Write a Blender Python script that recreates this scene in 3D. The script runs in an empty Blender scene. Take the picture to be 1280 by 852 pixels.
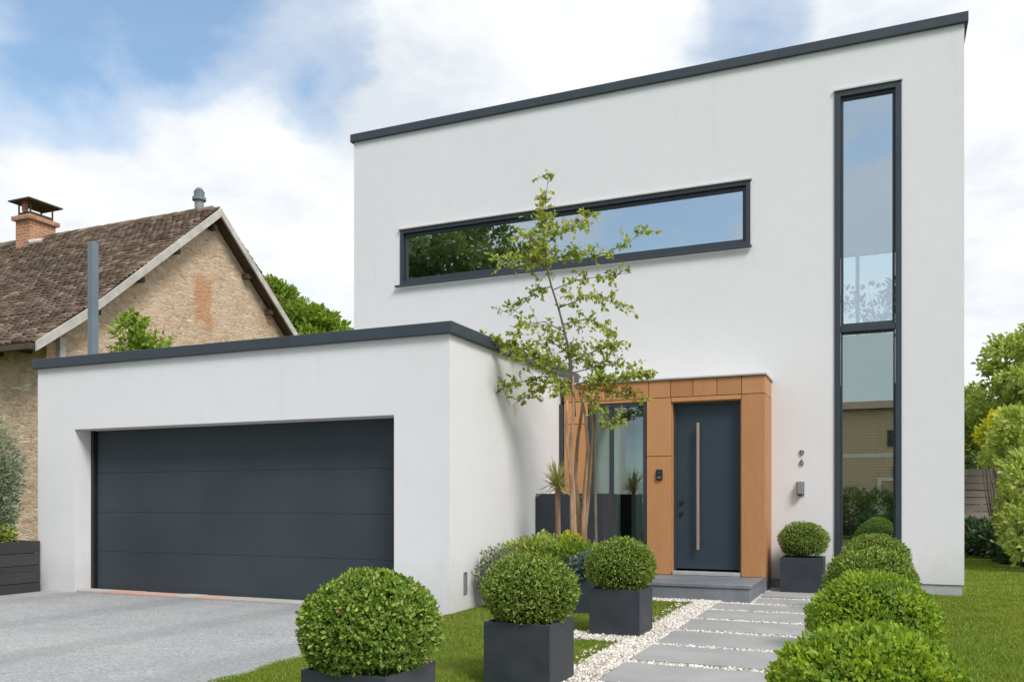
import bpy, math, random
import numpy as np
from mathutils import Vector
random.seed(7); RNG = np.random.default_rng(7)
SC = bpy.context.scene
COL = SC.collection

# ------------------------------------------------------------------ camera model (pixel -> place)
F = 1068.0; HZ = 625.0; EYE = 1.15; TH = math.atan(460 / F)
CT, ST = math.cos(TH), math.sin(TH)
def ray(px, py):
    a = px - 640.0
    return (a * CT - F * ST, a * ST + F * CT, HZ - py)
def at(px, py, Y):                      # point of the plane y = Y seen at a pixel of the photograph
    d = ray(px, py); t = Y / d[1]
    return Vector((d[0] * t, Y, EYE + d[2] * t))

# ------------------------------------------------------------------ node helpers
def new_mat(name):
    m = bpy.data.materials.new(name); m.use_nodes = True
    nt = m.node_tree; nt.nodes.clear()
    out = nt.nodes.new('ShaderNodeOutputMaterial')
    return m, nt, out
def N(nt, kind, **kw):
    n = nt.nodes.new(kind)
    for k, v in kw.items():
        if k.startswith('i_'): n.inputs[k[2:].replace('_', ' ')].default_value = v
        else: setattr(n, k, v)
    return n
def L(nt, a, b): nt.links.new(a, b)
def c4(c): return (c[0], c[1], c[2], 1.0)
def ramp(nt, fac, stops, interp='LINEAR'):
    r = nt.nodes.new('ShaderNodeValToRGB'); r.color_ramp.interpolation = interp
    e = r.color_ramp.elements
    while len(e) < len(stops): e.new(0.5)
    for i, (p, c) in enumerate(stops): e[i].position = p; e[i].color = c4(c)
    L(nt, fac, r.inputs[0]); return r.outputs[0]
def coords(nt, scale=(1, 1, 1), loc=(0, 0, 0), kind='Object'):
    tc = nt.nodes.new('ShaderNodeTexCoord'); mp = nt.nodes.new('ShaderNodeMapping')
    mp.inputs['Scale'].default_value = scale; mp.inputs['Location'].default_value = loc
    L(nt, tc.outputs[kind], mp.inputs[0]); return mp.outputs[0]
def noise(nt, vec, scale, detail=4, rough=0.55, dist=0.0):
    n = N(nt, 'ShaderNodeTexNoise'); n.inputs['Scale'].default_value = scale
    n.inputs['Detail'].default_value = detail; n.inputs['Roughness'].default_value = rough
    n.inputs['Distortion'].default_value = dist
    L(nt, vec, n.inputs['Vector']); return n.outputs['Fac']
def mix(nt, fac, a, b, mode='MIX'):
    m = nt.nodes.new('ShaderNodeMix'); m.data_type = 'RGBA'; m.blend_type = mode
    def put(s, v):
        if isinstance(v, (tuple, list)): s.default_value = c4(v)
        else: L(nt, v, s)
    if isinstance(fac, (int, float)): m.inputs[0].default_value = fac
    else: L(nt, fac, m.inputs[0])
    put(m.inputs[6], a); put(m.inputs[7], b); return m.outputs[2]
def math_n(nt, op, a, b=None, clamp=False):
    m = nt.nodes.new('ShaderNodeMath'); m.operation = op; m.use_clamp = clamp
    for i, v in enumerate((a, b)):
        if v is None: continue
        if isinstance(v, (int, float)): m.inputs[i].default_value = v
        else: L(nt, v, m.inputs[i])
    return m.outputs[0]
def principled(nt, out, color, rough=0.6, spec=0.5, metal=0.0, bump=None, bstr=0.3, bdist=0.01):
    p = nt.nodes.new('ShaderNodeBsdfPrincipled')
    if isinstance(color, (tuple, list)): p.inputs['Base Color'].default_value = c4(color)
    else: L(nt, color, p.inputs['Base Color'])
    if isinstance(rough, (int, float)): p.inputs['Roughness'].default_value = rough
    else: L(nt, rough, p.inputs['Roughness'])
    p.inputs['Specular IOR Level'].default_value = spec; p.inputs['Metallic'].default_value = metal
    if bump is not None:
        b = nt.nodes.new('ShaderNodeBump'); b.inputs['Strength'].default_value = bstr
        b.inputs['Distance'].default_value = bdist
        L(nt, bump, b.inputs['Height']); L(nt, b.outputs[0], p.inputs['Normal'])
    L(nt, p.outputs[0], out.inputs[0]); return p

M = {}
def simple(name, c, var=0.12, scale=6, rough=0.6, spec=0.5, metal=0.0, bs=120, bstr=0.1, bdist=0.003, stretch=(1, 1, 1)):
    m, nt, out = new_mat(name)
    v = coords(nt, stretch); n1 = noise(nt, v, scale, 5, 0.6)
    col = ramp(nt, n1, [(0.3, [x * (1 - var) for x in c]), (0.7, [min(1, x * (1 + var)) for x in c])])
    n2 = noise(nt, v, bs, 3)
    rr = ramp(nt, n1, [(0.3, [rough * 0.85] * 3), (0.7, [min(1, rough * 1.15)] * 3)])
    principled(nt, out, col, rr, spec, metal, n2, bstr, bdist)
    M[name] = m; return m
def make_stucco():
    m, nt, out = new_mat('white_render'); v = coords(nt)
    big = noise(nt, v, 0.6, 4, 0.6); mid = noise(nt, v, 5, 5, 0.65)
    vs = coords(nt, (3.0, 3.0, 0.25)); streak = noise(nt, vs, 2.0, 4, 0.6)
    c = mix(nt, 0.5, ramp(nt, big, [(0.3, (0.738, 0.722, 0.73)), (0.7, (0.785, 0.77, 0.772))]),
            ramp(nt, mid, [(0.3, (0.74, 0.723, 0.73)), (0.7, (0.785, 0.77, 0.778))]))
    c = mix(nt, ramp(nt, streak, [(0.62, (0, 0, 0)), (0.85, (0.35, 0.35, 0.35))]), c, (0.58, 0.585, 0.58))
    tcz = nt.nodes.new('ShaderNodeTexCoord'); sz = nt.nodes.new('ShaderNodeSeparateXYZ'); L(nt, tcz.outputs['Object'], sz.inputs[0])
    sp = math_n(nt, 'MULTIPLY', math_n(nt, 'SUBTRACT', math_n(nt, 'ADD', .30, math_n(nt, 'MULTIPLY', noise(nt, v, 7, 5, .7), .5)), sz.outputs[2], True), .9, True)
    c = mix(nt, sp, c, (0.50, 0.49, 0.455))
    fine = math_n(nt, 'ADD', noise(nt, v, 260, 3), math_n(nt, 'MULTIPLY', noise(nt, v, 3, 2), 1.5))
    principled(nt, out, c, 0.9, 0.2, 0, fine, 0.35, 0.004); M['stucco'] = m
make_stucco()
simple('anthracite', (0.038, 0.049, 0.060), 0.06, 3, 0.42, 0.45, bs=300, bstr=0.05, bdist=0.001)
simple('cap_metal', (0.045, 0.057, 0.071), 0.08, 4, 0.5, 0.4)
def make_door_mat():
    m, nt, out = new_mat('garage_door_paint'); v = coords(nt)
    n1 = noise(nt, v, 0.9, 3); grain = noise(nt, coords(nt, (1.5, 1, 60)), 8, 3)
    c = ramp(nt, n1, [(0.3, (0.038, 0.048, 0.057)), (0.7, (0.049, 0.061, 0.072))])
    principled(nt, out, c, ramp(nt, n1, [(0.3, (0.5,)*3), (0.7, (0.6,)*3)]), 0.3, 0, grain, 0.25, 0.002); M['gdoor'] = m
make_door_mat()
simple('door_paint', (0.032, 0.050, 0.068), 0.05, 2, 0.4, 0.4, bs=400, bstr=0.04)
simple('planter', (0.036, 0.041, 0.050), 0.18, 5, 0.5, 0.4, bs=60, bstr=0.12, bdist=0.003)
simple('black', (0.015, 0.016, 0.018), 0.1, 5, 0.4)
simple('steel', (0.45, 0.42, 0.38), 0.08, 5, 0.35, 0.5, 0.8, stretch=(8, 8, 0.3))
simple('handle_tan', (0.42, 0.31, 0.22), 0.1, 5, 0.4, 0.5, 0.3, stretch=(8, 8, 0.3))
simple('grey_metal', (0.27, 0.28, 0.29), 0.1, 6, 0.45, 0.5, 0.3)
simple('post_paint', (0.16, 0.2, 0.24), 0.1, 3, 0.5)
simple('flashing', (0.55, 0.53, 0.5), 0.1, 6, 0.5, 0.5, 0.4)
simple('soil', (0.03, 0.022, 0.016), 0.4, 20, 0.95, 0.1, bs=40, bstr=0.8, bdist=0.02)
simple('dark_core', (0.03, 0.05, 0.014), 0.4, 30, 0.95, 0.0, bs=50, bstr=1, bdist=0.02)  # dark green that paints the shaded inside of the box balls
simple('plaster_in', (0.55, 0.55, 0.53), 0.05, 2, 0.9, 0.2)
simple('floor_in', (0.25, 0.2, 0.15), 0.15, 4, 0.5)
simple('plinth', (0.42, 0.42, 0.41), 0.12, 8, 0.9, 0.2, bs=90, bstr=0.4)
simple('white_trim', (0.72, 0.70, 0.66), 0.12, 5, 0.7)
simple('verge', (0.50, 0.47, 0.43), 0.22, 4, 0.85, 0.2, bs=30, bstr=0.3)
simple('curtain', (0.62, 0.70, 0.60), 0.06, 3, 0.9)
simple('blind', (0.10, 0.32, 0.25), 0.05, 3, 0.7)
simple('beam', (0.09, 0.06, 0.04), 0.3, 8, 0.9, bs=50, bstr=0.5)
simple('pale_green', (0.72, 0.90, 0.68), 0.15, 14, 0.8)
simple('bark', (0.30, 0.19, 0.12), 0.35, 12, 0.9, 0.2, bs=45, bstr=0.6, bdist=0.01, stretch=(1, 1, 0.3))
simple('bark_young', (0.33, 0.205, 0.125), 0.5, 14, 0.75, 0.3, bs=60, bstr=0.4, bdist=0.004, stretch=(1, 1, 0.25))
simple('bark_grey', (0.17, 0.14, 0.11), 0.3, 10, 0.9, 0.2, bs=35, bstr=0.6, bdist=0.01, stretch=(1, 1, 0.3))
simple('asphalt', (0.06, 0.06, 0.062), 0.2, 3, 0.9, 0.2, bs=150, bstr=0.5)
simple('roof_flat', (0.2, 0.2, 0.2), 0.2, 3, 0.9)

def make_wood():
    m, nt, out = new_mat('wood_cladding')
    v = coords(nt, (3.0, 3.0, 0.5)); g = noise(nt, v, 4, 6, 0.6, 0.8)
    f = noise(nt, coords(nt, (30, 30, 1.2)), 5, 3, 0.6); patch = noise(nt, coords(nt), 1.6, 3)
    c = ramp(nt, g, [(0.25, (0.38, 0.165, 0.065)), (0.5, (0.50, 0.232, 0.098)), (0.8, (0.62, 0.325, 0.155))])
    c = mix(nt, 0.5, c, ramp(nt, f, [(0.3, (0.32, 0.135, 0.05)), (0.7, (0.62, 0.33, 0.135))]))
    geo = N(nt, 'ShaderNodeNewGeometry')
    c = mix(nt, 0.5, c, ramp(nt, geo.outputs['Random Per Island'], [(0, (0.38, 0.160, 0.065)), (1, (0.66, 0.33, 0.145))]))
    c = mix(nt, ramp(nt, patch, [(0.55, (0, 0, 0)), (0.8, (0.4, 0.4, 0.4))]), c, (0.50, 0.27, 0.12))
    principled(nt, out, c, 0.55, 0.3, 0, f, 0.15, 0.002); M['wood'] = m
make_wood()

def make_stone():
    m, nt, out = new_mat('rubble_stone'); v = coords(nt)
    vs = coords(nt, (1, 1.0, 2.4))
    vo = N(nt, 'ShaderNodeTexVoronoi', feature='F1'); vo.inputs['Scale'].default_value = 5.5
    vd = N(nt, 'ShaderNodeTexVoronoi', feature='DISTANCE_TO_EDGE'); vd.inputs['Scale'].default_value = 5.5
    warp = N(nt, 'ShaderNodeTexNoise'); warp.inputs['Scale'].default_value = 3.0
    L(nt, vs, warp.inputs['Vector'])
    wv = nt.nodes.new('ShaderNodeVectorMath'); wv.operation = 'ADD'; sc = nt.nodes.new('ShaderNodeVectorMath'); sc.operation = 'SCALE'
    sc.inputs['Scale'].default_value = 0.35; L(nt, warp.outputs['Color'], sc.inputs[0]); L(nt, sc.outputs[0], wv.inputs[0]); L(nt, vs, wv.inputs[1])
    L(nt, wv.outputs[0], vo.inputs['Vector']); L(nt, wv.outputs[0], vd.inputs['Vector'])
    base = ramp(nt, noise(nt, v, 1.1, 6, 0.65), [(0.3, (0.42, 0.28, 0.165)), (0.5, (0.54, 0.385, 0.25)), (0.72, (0.64, 0.49, 0.345))])
    stonec = ramp(nt, vo.outputs['Color'], [(0.1, (0.42, 0.28, 0.18)), (0.5, (0.60, 0.45, 0.33)), (0.9, (0.74, 0.61, 0.47))])
    c = mix(nt, 0.42, base, stonec)
    c = mix(nt, ramp(nt, vd.outputs['Distance'], [(0.02, (.4,) * 3), (0.09, (0, 0, 0))]), c, (0.70, 0.58, 0.43))
    # pale streaks of limewash left between the courses
    st = noise(nt, coords(nt, (1.2, 1.2, 7.0)), 2.6, 5, 0.7, 0.6)
    c = mix(nt, ramp(nt, st, [(0.57, (0, 0, 0)), (0.66, (0.85, 0.85, 0.85))]), c, (0.82, 0.73, 0.61))
    dk = noise(nt, v, 9, 4, 0.7)
    c = mix(nt, ramp(nt, dk, [(0.56, (0, 0, 0)), (0.70, (0.6, 0.6, 0.6))]), c, (0.27, 0.18, 0.11))
    # rust coloured repair patch high on the gable
    tc = nt.nodes.new('ShaderNodeTexCoord'); sep = nt.nodes.new('ShaderNodeSeparateXYZ'); L(nt, tc.outputs['Object'], sep.inputs[0])
    py = math_n(nt, 'DIVIDE', math_n(nt, 'ABSOLUTE', math_n(nt, 'SUBTRACT', sep.outputs[1], 14.62)), 0.30)
    pz = math_n(nt, 'DIVIDE', math_n(nt, 'ABSOLUTE', math_n(nt, 'SUBTRACT', sep.outputs[2], 5.55)), 0.62)
    r = math_n(nt, 'ADD', math_n(nt, 'MAXIMUM', py, pz), math_n(nt, 'MULTIPLY', noise(nt, v, 5, 4), 1.4))
    c = mix(nt, ramp(nt, r, [(0.70, (0, 0, 0)), (1.0, (0, 0, 0))]), c, c)
    pm = math_n(nt, 'SUBTRACT', 2.0, r, True)
    c = mix(nt, ramp(nt, pm, [(0.25, (0, 0, 0)), (0.7, (0.6, 0.6, 0.6))]), c, (0.48, 0.20, 0.07))
    h = math_n(nt, 'ADD', math_n(nt, 'MULTIPLY', ramp(nt, vd.outputs['Distance'], [(0.0, (0, 0, 0)), (0.2, (1, 1, 1))]), .35), noise(nt, v, 12, 6, 0.75))
    principled(nt, out, c, 0.95, 0.15, 0, h, 0.55, 0.03); M['stone'] = m
make_stone()

def make_tiles():
    m, nt, out = new_mat('clay_tiles')
    geo = N(nt, 'ShaderNodeNewGeometry')
    c = ramp(nt, geo.outputs['Random Per Island'], [(0, (0.10, 0.066, 0.046)), (0.3, (0.155, 0.106, 0.076)), (0.65, (0.195, 0.14, 0.102)), (0.9, (0.255, 0.19, 0.145)), (1, (0.36, 0.29, 0.22))])
    v = coords(nt); n = noise(nt, v, 0.8, 5, 0.65)
    c = mix(nt, ramp(nt, n, [(0.5, (0, 0, 0)), (0.75, (0.55,) * 3)]), c, (0.12, 0.105, 0.075))
    principled(nt, out, c, 0.9, 0.2, 0, noise(nt, v, 60, 4), 0.5, 0.01); M['tiles'] = m
make_tiles()
def make_brick():
    m, nt, out = new_mat('brick'); v = coords(nt)
    tc = nt.nodes.new('ShaderNodeTexCoord'); sep = nt.nodes.new('ShaderNodeSeparateXYZ'); L(nt, tc.outputs['Object'], sep.inputs[0])
    cb = nt.nodes.new('ShaderNodeCombineXYZ'); L(nt, math_n(nt, 'ADD', sep.outputs[0], sep.outputs[1]), cb.inputs[0]); L(nt, sep.outputs[2], cb.inputs[1])
    b = N(nt, 'ShaderNodeTexBrick'); b.inputs['Scale'].default_value = 1.0
    b.inputs['Brick Width'].default_value = 0.22; b.inputs['Row Height'].default_value = 0.075; b.inputs['Mortar Size'].default_value = 0.008
    b.inputs['Color1'].default_value = (0.42, 0.14, 0.07, 1); b.inputs['Color2'].default_value = (0.52, 0.24, 0.13, 1); b.inputs['Mortar'].default_value = (0.5, 0.43, 0.35, 1)
    L(nt, cb.outputs[0], b.inputs['Vector'])
    c = mix(nt, ramp(nt, noise(nt, v, 5, 5), [(0.45, (0, 0, 0)), (0.7, (0.5,) * 3)]), b.outputs['Color'], (0.34, 0.2, 0.13))
    principled(nt, out, c, 0.9, 0.2, 0, b.outputs['Fac'], -0.4, 0.01); M['brick'] = m
make_brick()

def make_leaf(name, stops, trans=0.3, patch=None, rough=0.45, spec=0.35):
    m, nt, out = new_mat(name); geo = N(nt, 'ShaderNodeNewGeometry')
    c = ramp(nt, geo.outputs['Random Per Island'], stops)
    if patch:
        n = noise(nt, coords(nt), patch[1], 3)
        c = mix(nt, ramp(nt, n, [(0.48, (0, 0, 0)), (0.66, (0.7,) * 3)]), c, patch[0])
    p = nt.nodes.new('ShaderNodeBsdfPrincipled'); L(nt, c, p.inputs['Base Color'])
    p.inputs['Roughness'].default_value = rough; p.inputs['Specular IOR Level'].default_value = spec
    t = nt.nodes.new('ShaderNodeBsdfTranslucent'); L(nt, mix(nt, 1.0, c, (1.3, 1.35, 0.7), 'MULTIPLY'), t.inputs[0])
    ms = nt.nodes.new('ShaderNodeMixShader'); ms.inputs[0].default_value = trans
    L(nt, p.outputs[0], ms.inputs[1]); L(nt, t.outputs[0], ms.inputs[2]); L(nt, ms.outputs[0], out.inputs[0])
    M[name] = m
make_leaf('box_leaf', [(0, (0.09, 0.145, 0.02)), (0.4, (0.17, 0.245, 0.035)), (0.75, (0.27, 0.36, 0.06)), (0.97, (0.42, 0.50, 0.14)), (1, (0.42, 0.28, 0.12))], 0.3)
make_leaf('box_leaf_big', [(0, (0.07, 0.14, 0.02)), (0.4, (0.16, 0.26, 0.035)), (0.75, (0.28, 0.38, 0.05)), (0.97, (0.45, 0.52, 0.13)), (1, (0.42, 0.26, 0.14))], 0.3)
make_leaf('box_leaf_yellow', [(0, (0.14, 0.24, 0.02)), (0.5, (0.28, 0.40, 0.03)), (1, (0.46, 0.53, 0.07))], 0.4, ((0.14, 0.24, 0.05), 6.0))
make_leaf('birch_leaf', [(0, (0.20, 0.25, 0.03)), (0.5, (0.34, 0.40, 0.07)), (0.92, (0.50, 0.54, 0.14)), (1, (0.60, 0.44, 0.10))], 0.45)
make_leaf('autumn_leaf', [(0, (0.28, 0.26, 0.03)), (0.5, (0.45, 0.28, 0.05)), (1, (0.5, 0.22, 0.05))], 0.4)
make_leaf('dark_leaf', [(0, (0.05, 0.09, 0.02)), (0.5, (0.09, 0.15, 0.035)), (1, (0.16, 0.22, 0.07))], 0.25)
make_leaf('street_leaf', [(0, (0.10, 0.15, 0.05)), (0.5, (0.17, 0.23, 0.08)), (1, (0.26, 0.33, 0.13))], 0.3)
make_leaf('tree_leaf', [(0, (0.12, 0.19, 0.02)), (0.5, (0.22, 0.33, 0.035)), (1, (0.36, 0.45, 0.09))], 0.4)
make_leaf('yellow_leaf', [(0, (0.38, 0.41, 0.03)), (0.5, (0.55, 0.54, 0.04)), (1, (0.68, 0.62, 0.10))], 0.4)
make_leaf('lime_leaf', [(0, (0.20, 0.28, 0.045)), (0.5, (0.35, 0.43, 0.09)), (1, (0.58, 0.60, 0.22))], 0.4)
make_leaf('olive_leaf', [(0, (0.13, 0.16, 0.09)), (0.5, (0.25, 0.29, 0.18)), (1, (0.42, 0.45, 0.33))], 0.2)
make_leaf('blue_leaf', [(0, (0.07, 0.12, 0.10)), (0.5, (0.13, 0.19, 0.17)), (1, (0.24, 0.31, 0.28))], 0.2)
make_leaf('glossy_leaf', [(0, (0.03, 0.07, 0.02)), (0.5, (0.055, 0.11, 0.035)), (1, (0.13, 0.19, 0.09))], 0.15, rough=0.3, spec=0.6)
make_leaf('spiky_leaf', [(0, (0.34, 0.34, 0.14)), (0.5, (0.52, 0.50, 0.26)), (1, (0.66, 0.60, 0.36))], 0.3)
make_leaf('grass_blade', [(0, (0.13, 0.19, 0.02)), (0.5, (0.20, 0.29, 0.032)), (0.9, (0.29, 0.36, 0.05)), (1, (0.42, 0.40, 0.13))], 0.4, ((0.33, 0.33, 0.06), 2.0))

def make_lawn():
    m, nt, out = new_mat('lawn_soil'); v = coords(nt)
    c = ramp(nt, noise(nt, v, 1.5, 6, 0.7), [(0.3, (0.075, 0.11, 0.014)), (0.55, (0.115, 0.16, 0.022)), (0.75, (0.15, 0.18, 0.035))])
    c = mix(nt, ramp(nt, noise(nt, v, 70, 3), [(0.4, (0, 0, 0)), (0.7, (0.6,) * 3)]), c, (0.06, 0.075, 0.012))
    principled(nt, out, c, 0.95, 0.1, 0, noise(nt, v, 120, 3), 0.8, 0.02); M['lawn'] = m
make_lawn()
def make_drive():
    m, nt, out = new_mat('driveway_aggregate'); v = coords(nt)
    big = noise(nt, v, 0.7, 5, 0.65, 0.5)
    c = ramp(nt, big, [(0.3, (0.25, 0.25, 0.257)), (0.5, (0.32, 0.32, 0.32)), (0.72, (0.41, 0.405, 0.392))])
    vo = N(nt, 'ShaderNodeTexVoronoi'); vo.inputs['Scale'].default_value = 75; L(nt, v, vo.inputs['Vector'])
    c = mix(nt, 0.42, c, ramp(nt, vo.outputs['Color'], [(0.1, (0.14, 0.14, 0.14)), (0.5, (0.38, 0.38, 0.38)), (0.9, (0.66, 0.65, 0.64))]))
    dk = noise(nt, coords(nt, (0.6, 2.2, 1)), 1.3, 4, 0.7)
    c = mix(nt, ramp(nt, dk, [(0.45, (0, 0, 0)), (0.7, (0.6,) * 3)]), c, (0.30, 0.30, 0.31))
    c = mix(nt, ramp(nt, noise(nt, v, 5.5, 6, .75, .5), [(0.5, (0, 0, 0)), (0.72, (0.4,) * 3)]), c, (0.27, 0.265, 0.26))
    wt = N(nt, 'ShaderNodeTexWave', bands_direction='X'); wt.inputs['Scale'].default_value = .19; wt.inputs['Distortion'].default_value = 1.2; wt.inputs['Detail'].default_value = 3; L(nt, v, wt.inputs['Vector'])
    c = mix(nt, ramp(nt, wt.outputs['Fac'], [(0.72, (0, 0, 0)), (0.95, (0.28,) * 3)]), c, (0.17, 0.17, 0.175))
    principled(nt, out, c, 0.9, 0.2, 0, math_n(nt, 'ADD', vo.outputs['Distance'], noise(nt, v, 30, 4)), 0.45, 0.008); M['drive'] = m
make_drive()
def make_slab():
    m, nt, out = new_mat('grey_slab'); v = coords(nt)
    c = ramp(nt, noise(nt, v, 1.8, 5, 0.6), [(0.3, (0.25, 0.25, 0.245)), (0.7, (0.36, 0.355, 0.345))])
    c = mix(nt, ramp(nt, noise(nt, v, 9, 5, 0.7), [(0.5, (0, 0, 0)), (0.75, (0.35,) * 3)]), c, (0.25, 0.25, 0.25))
    c = mix(nt, 0.18, c, ramp(nt, noise(nt, v, 240, 2), [(0.35, (0.18,) * 3), (0.65, (0.55,) * 3)]))
    principled(nt, out, c, 0.75, 0.3, 0, noise(nt, v, 70, 4), 0.25, 0.004); M['slab'] = m
    m, nt, out = new_mat('bluestone'); v = coords(nt)
    c = ramp(nt, noise(nt, v, 2.5, 6, 0.7), [(0.3, (0.13, 0.145, 0.165)), (0.55, (0.19, 0.205, 0.225)), (0.75, (0.28, 0.295, 0.31))])
    principled(nt, out, c, 0.5, 0.4, 0, noise(nt, v, 60, 4), 0.2, 0.004); M['bluestone'] = m
    m, nt, out = new_mat('pebble'); geo = N(nt, 'ShaderNodeNewGeometry')
    c = ramp(nt, geo.outputs['Random Per Island'], [(0, (0.26, 0.22, 0.18)), (0.15, (0.46, 0.40, 0.33)), (0.6, (0.66, 0.61, 0.545)), (1, (0.82, 0.79, 0.74))])
    principled(nt, out, c, 0.8, 0.25); M['pebble'] = m
    m, nt, out = new_mat('pebble_bed'); v = coords(nt)
    vo = N(nt, 'ShaderNodeTexVoronoi'); vo.inputs['Scale'].default_value = 60; L(nt, v, vo.inputs['Vector'])
    c = ramp(nt, vo.outputs['Color'], [(0.1, (0.36, 0.32, 0.27)), (0.5, (0.6, 0.57, 0.52)), (0.9, (0.75, 0.73, 0.7))])
    principled(nt, out, c, 0.9, 0.2, 0, vo.outputs['Distance'], 0.7, 0.01); M['pebble_bed'] = m
make_slab()
def make_fence_mat():
    for nm, a, b in (('weathered', (0.20, 0.165, 0.14), (0.38, 0.33, 0.29)), ('dark_board', (0.035, 0.034, 0.036), (0.07, 0.066, 0.066))):
        m, nt, out = new_mat(nm); v = coords(nt, (0.6, 0.6, 12)); g = noise(nt, v, 3, 6, 0.65, 0.4)
        geo = N(nt, 'ShaderNodeNewGeometry')
        c = mix(nt, 0.5, ramp(nt, g, [(0.3, a), (0.7, b)]), ramp(nt, geo.outputs['Random Per Island'], [(0, a), (1, b)]))
        principled(nt, out, c, 0.85, 0.2, 0, g, 0.4, 0.006); M[nm] = m
make_fence_mat()
def make_glass(name, tint, refl, rcol=(0.95, 0.97, 1.0)):
    m, nt, out = new_mat(name)
    tr = nt.nodes.new('ShaderNodeBsdfTransparent'); tr.inputs[0].default_value = c4(tint)
    gl = nt.nodes.new('ShaderNodeBsdfGlossy'); gl.inputs['Roughness'].default_value = 0.0; gl.inputs[0].default_value = c4(rcol)
    fr = nt.nodes.new('ShaderNodeFresnel'); fr.inputs[0].default_value = 1.5
    fac = math_n(nt, 'ADD', math_n(nt, 'MULTIPLY', fr.outputs[0], 0.7), refl, True)
    ms = nt.nodes.new('ShaderNodeMixShader'); L(nt, fac, ms.inputs[0]); L(nt, tr.outputs[0], ms.inputs[1]); L(nt, gl.outputs[0], ms.inputs[2])
    L(nt, ms.outputs[0], out.inputs[0]); M[name] = m
make_glass('glass', (0.86, 0.95, 0.92), 0.46)
make_glass('glass_entry', (0.84, 0.95, 0.90), 0.13)
make_glass('glass_low', (0.82, 0.95, 0.89), 0.33, (0.95, 0.97, 0.90))
make_glass('glass_clear', (0.95, 0.98, 0.97), 0.03)
def make_tanwall():
    m, nt, out = new_mat('tan_siding'); v = coords(nt)
    w = N(nt, 'ShaderNodeTexWave', bands_direction='Z'); w.inputs['Scale'].default_value = 2.4; w.inputs['Distortion'].default_value = 0; L(nt, v, w.inputs['Vector'])
    c = ramp(nt, w.outputs['Fac'], [(0, (0.38, 0.27, 0.18)), (0.12, (0.62, 0.46, 0.33)), (1, (0.68, 0.52, 0.38))])
    principled(nt, out, c, 0.8, 0.2); M['tan'] = m
make_tanwall()

# ------------------------------------------------------------------ mesh helpers
def link(o, parent=None):
    COL.objects.link(o)
    if parent is not None: o.parent = parent
    return o
def tag(o, label=None, cat=None, group=None, kind=None):
    if label: o['label'] = label
    if cat: o['category'] = cat
    if group: o['group'] = group
    if kind: o['kind'] = kind
    return o
def empty(name, loc=(0, 0, 0)):
    o = bpy.data.objects.new(name, None); o.location = loc; o.empty_display_size = 0.2
    return link(o)
class MB:
    def __init__(s): s.v = []; s.f = []
    def box(s, x0, x1, y0, y1, z0, z1):
        b = len(s.v)
        s.v += [(x0, y0, z0), (x1, y0, z0), (x1, y1, z0), (x0, y1, z0), (x0, y0, z1), (x1, y0, z1), (x1, y1, z1), (x0, y1, z1)]
        s.f += [tuple(b + i for i in q) for q in ((0, 3, 2, 1), (4, 5, 6, 7), (0, 1, 5, 4), (1, 2, 6, 5), (2, 3, 7, 6), (3, 0, 4, 7))]
        return s
    def quad(s, *p):
        b = len(s.v); s.v += [tuple(q) for q in p]; s.f.append(tuple(range(b, b + len(p)))); return s
    def prism(s, poly, lift):             # polygon in 3d swept along a vector
        b = len(s.v); n = len(poly); lv = Vector(lift)
        s.v += [tuple(Vector(p)) for p in poly] + [tuple(Vector(p) + lv) for p in poly]
        s.f.append(tuple(b + i for i in reversed(range(n)))); s.f.append(tuple(b + n + i for i in range(n)))
        for i in range(n): j = (i + 1) % n; s.f.append((b + i, b + j, b + n + j, b + n + i))
        return s
    def tube(s, pts, rad, seg=8, cap=True):
        pts = [Vector(p) for p in pts]; n = len(pts)
        if not isinstance(rad, (list, tuple)): rad = [rad] * n
        b = len(s.v); u = None
        for i, p in enumerate(pts):
            d = (pts[min(i + 1, n - 1)] - pts[max(i - 1, 0)]).normalized()
            if u is None: u = d.orthogonal().normalized()
            else: u = (u - d * u.dot(d)).normalized()
            w = d.cross(u)
            for k in range(seg):
                a = 2 * math.pi * k / seg
                s.v.append(tuple(p + (u * math.cos(a) + w * math.sin(a)) * rad[i]))
        for i in range(n - 1):
            for k in range(seg):
                k2 = (k + 1) % seg
                s.f.append((b + i * seg + k, b + i * seg + k2, b + (i + 1) * seg + k2, b + (i + 1) * seg + k))
        if cap:
            s.f.append(tuple(b + k for k in reversed(range(seg)))); s.f.append(tuple(b + (n - 1) * seg + k for k in range(seg)))
        return s
    def build(s, name, mat, parent=None, bevel=0, smooth=False, origin=None):
        o3 = Vector(origin) if origin is not None else Vector((0, 0, 0))
        me = bpy.data.meshes.new(name)
        me.from_pydata([tuple(Vector(v) - o3) for v in s.v], [], s.f); me.validate(); me.update()
        me.materials.append(M[mat])
        if smooth: me.polygons.foreach_set('use_smooth', [True] * len(me.polygons))
        o = bpy.data.objects.new(name, me); o.location = o3; link(o, parent)
        if parent is not None: o.location = o3 - Vector(parent.location) if parent.type == 'EMPTY' else o3
        if bevel:
            bm = o.modifiers.new('edge', 'BEVEL'); bm.width = bevel; bm.segments = 2; bm.limit_method = 'ANGLE'; bm.angle_limit = math.radians(40)
        return o
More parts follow.
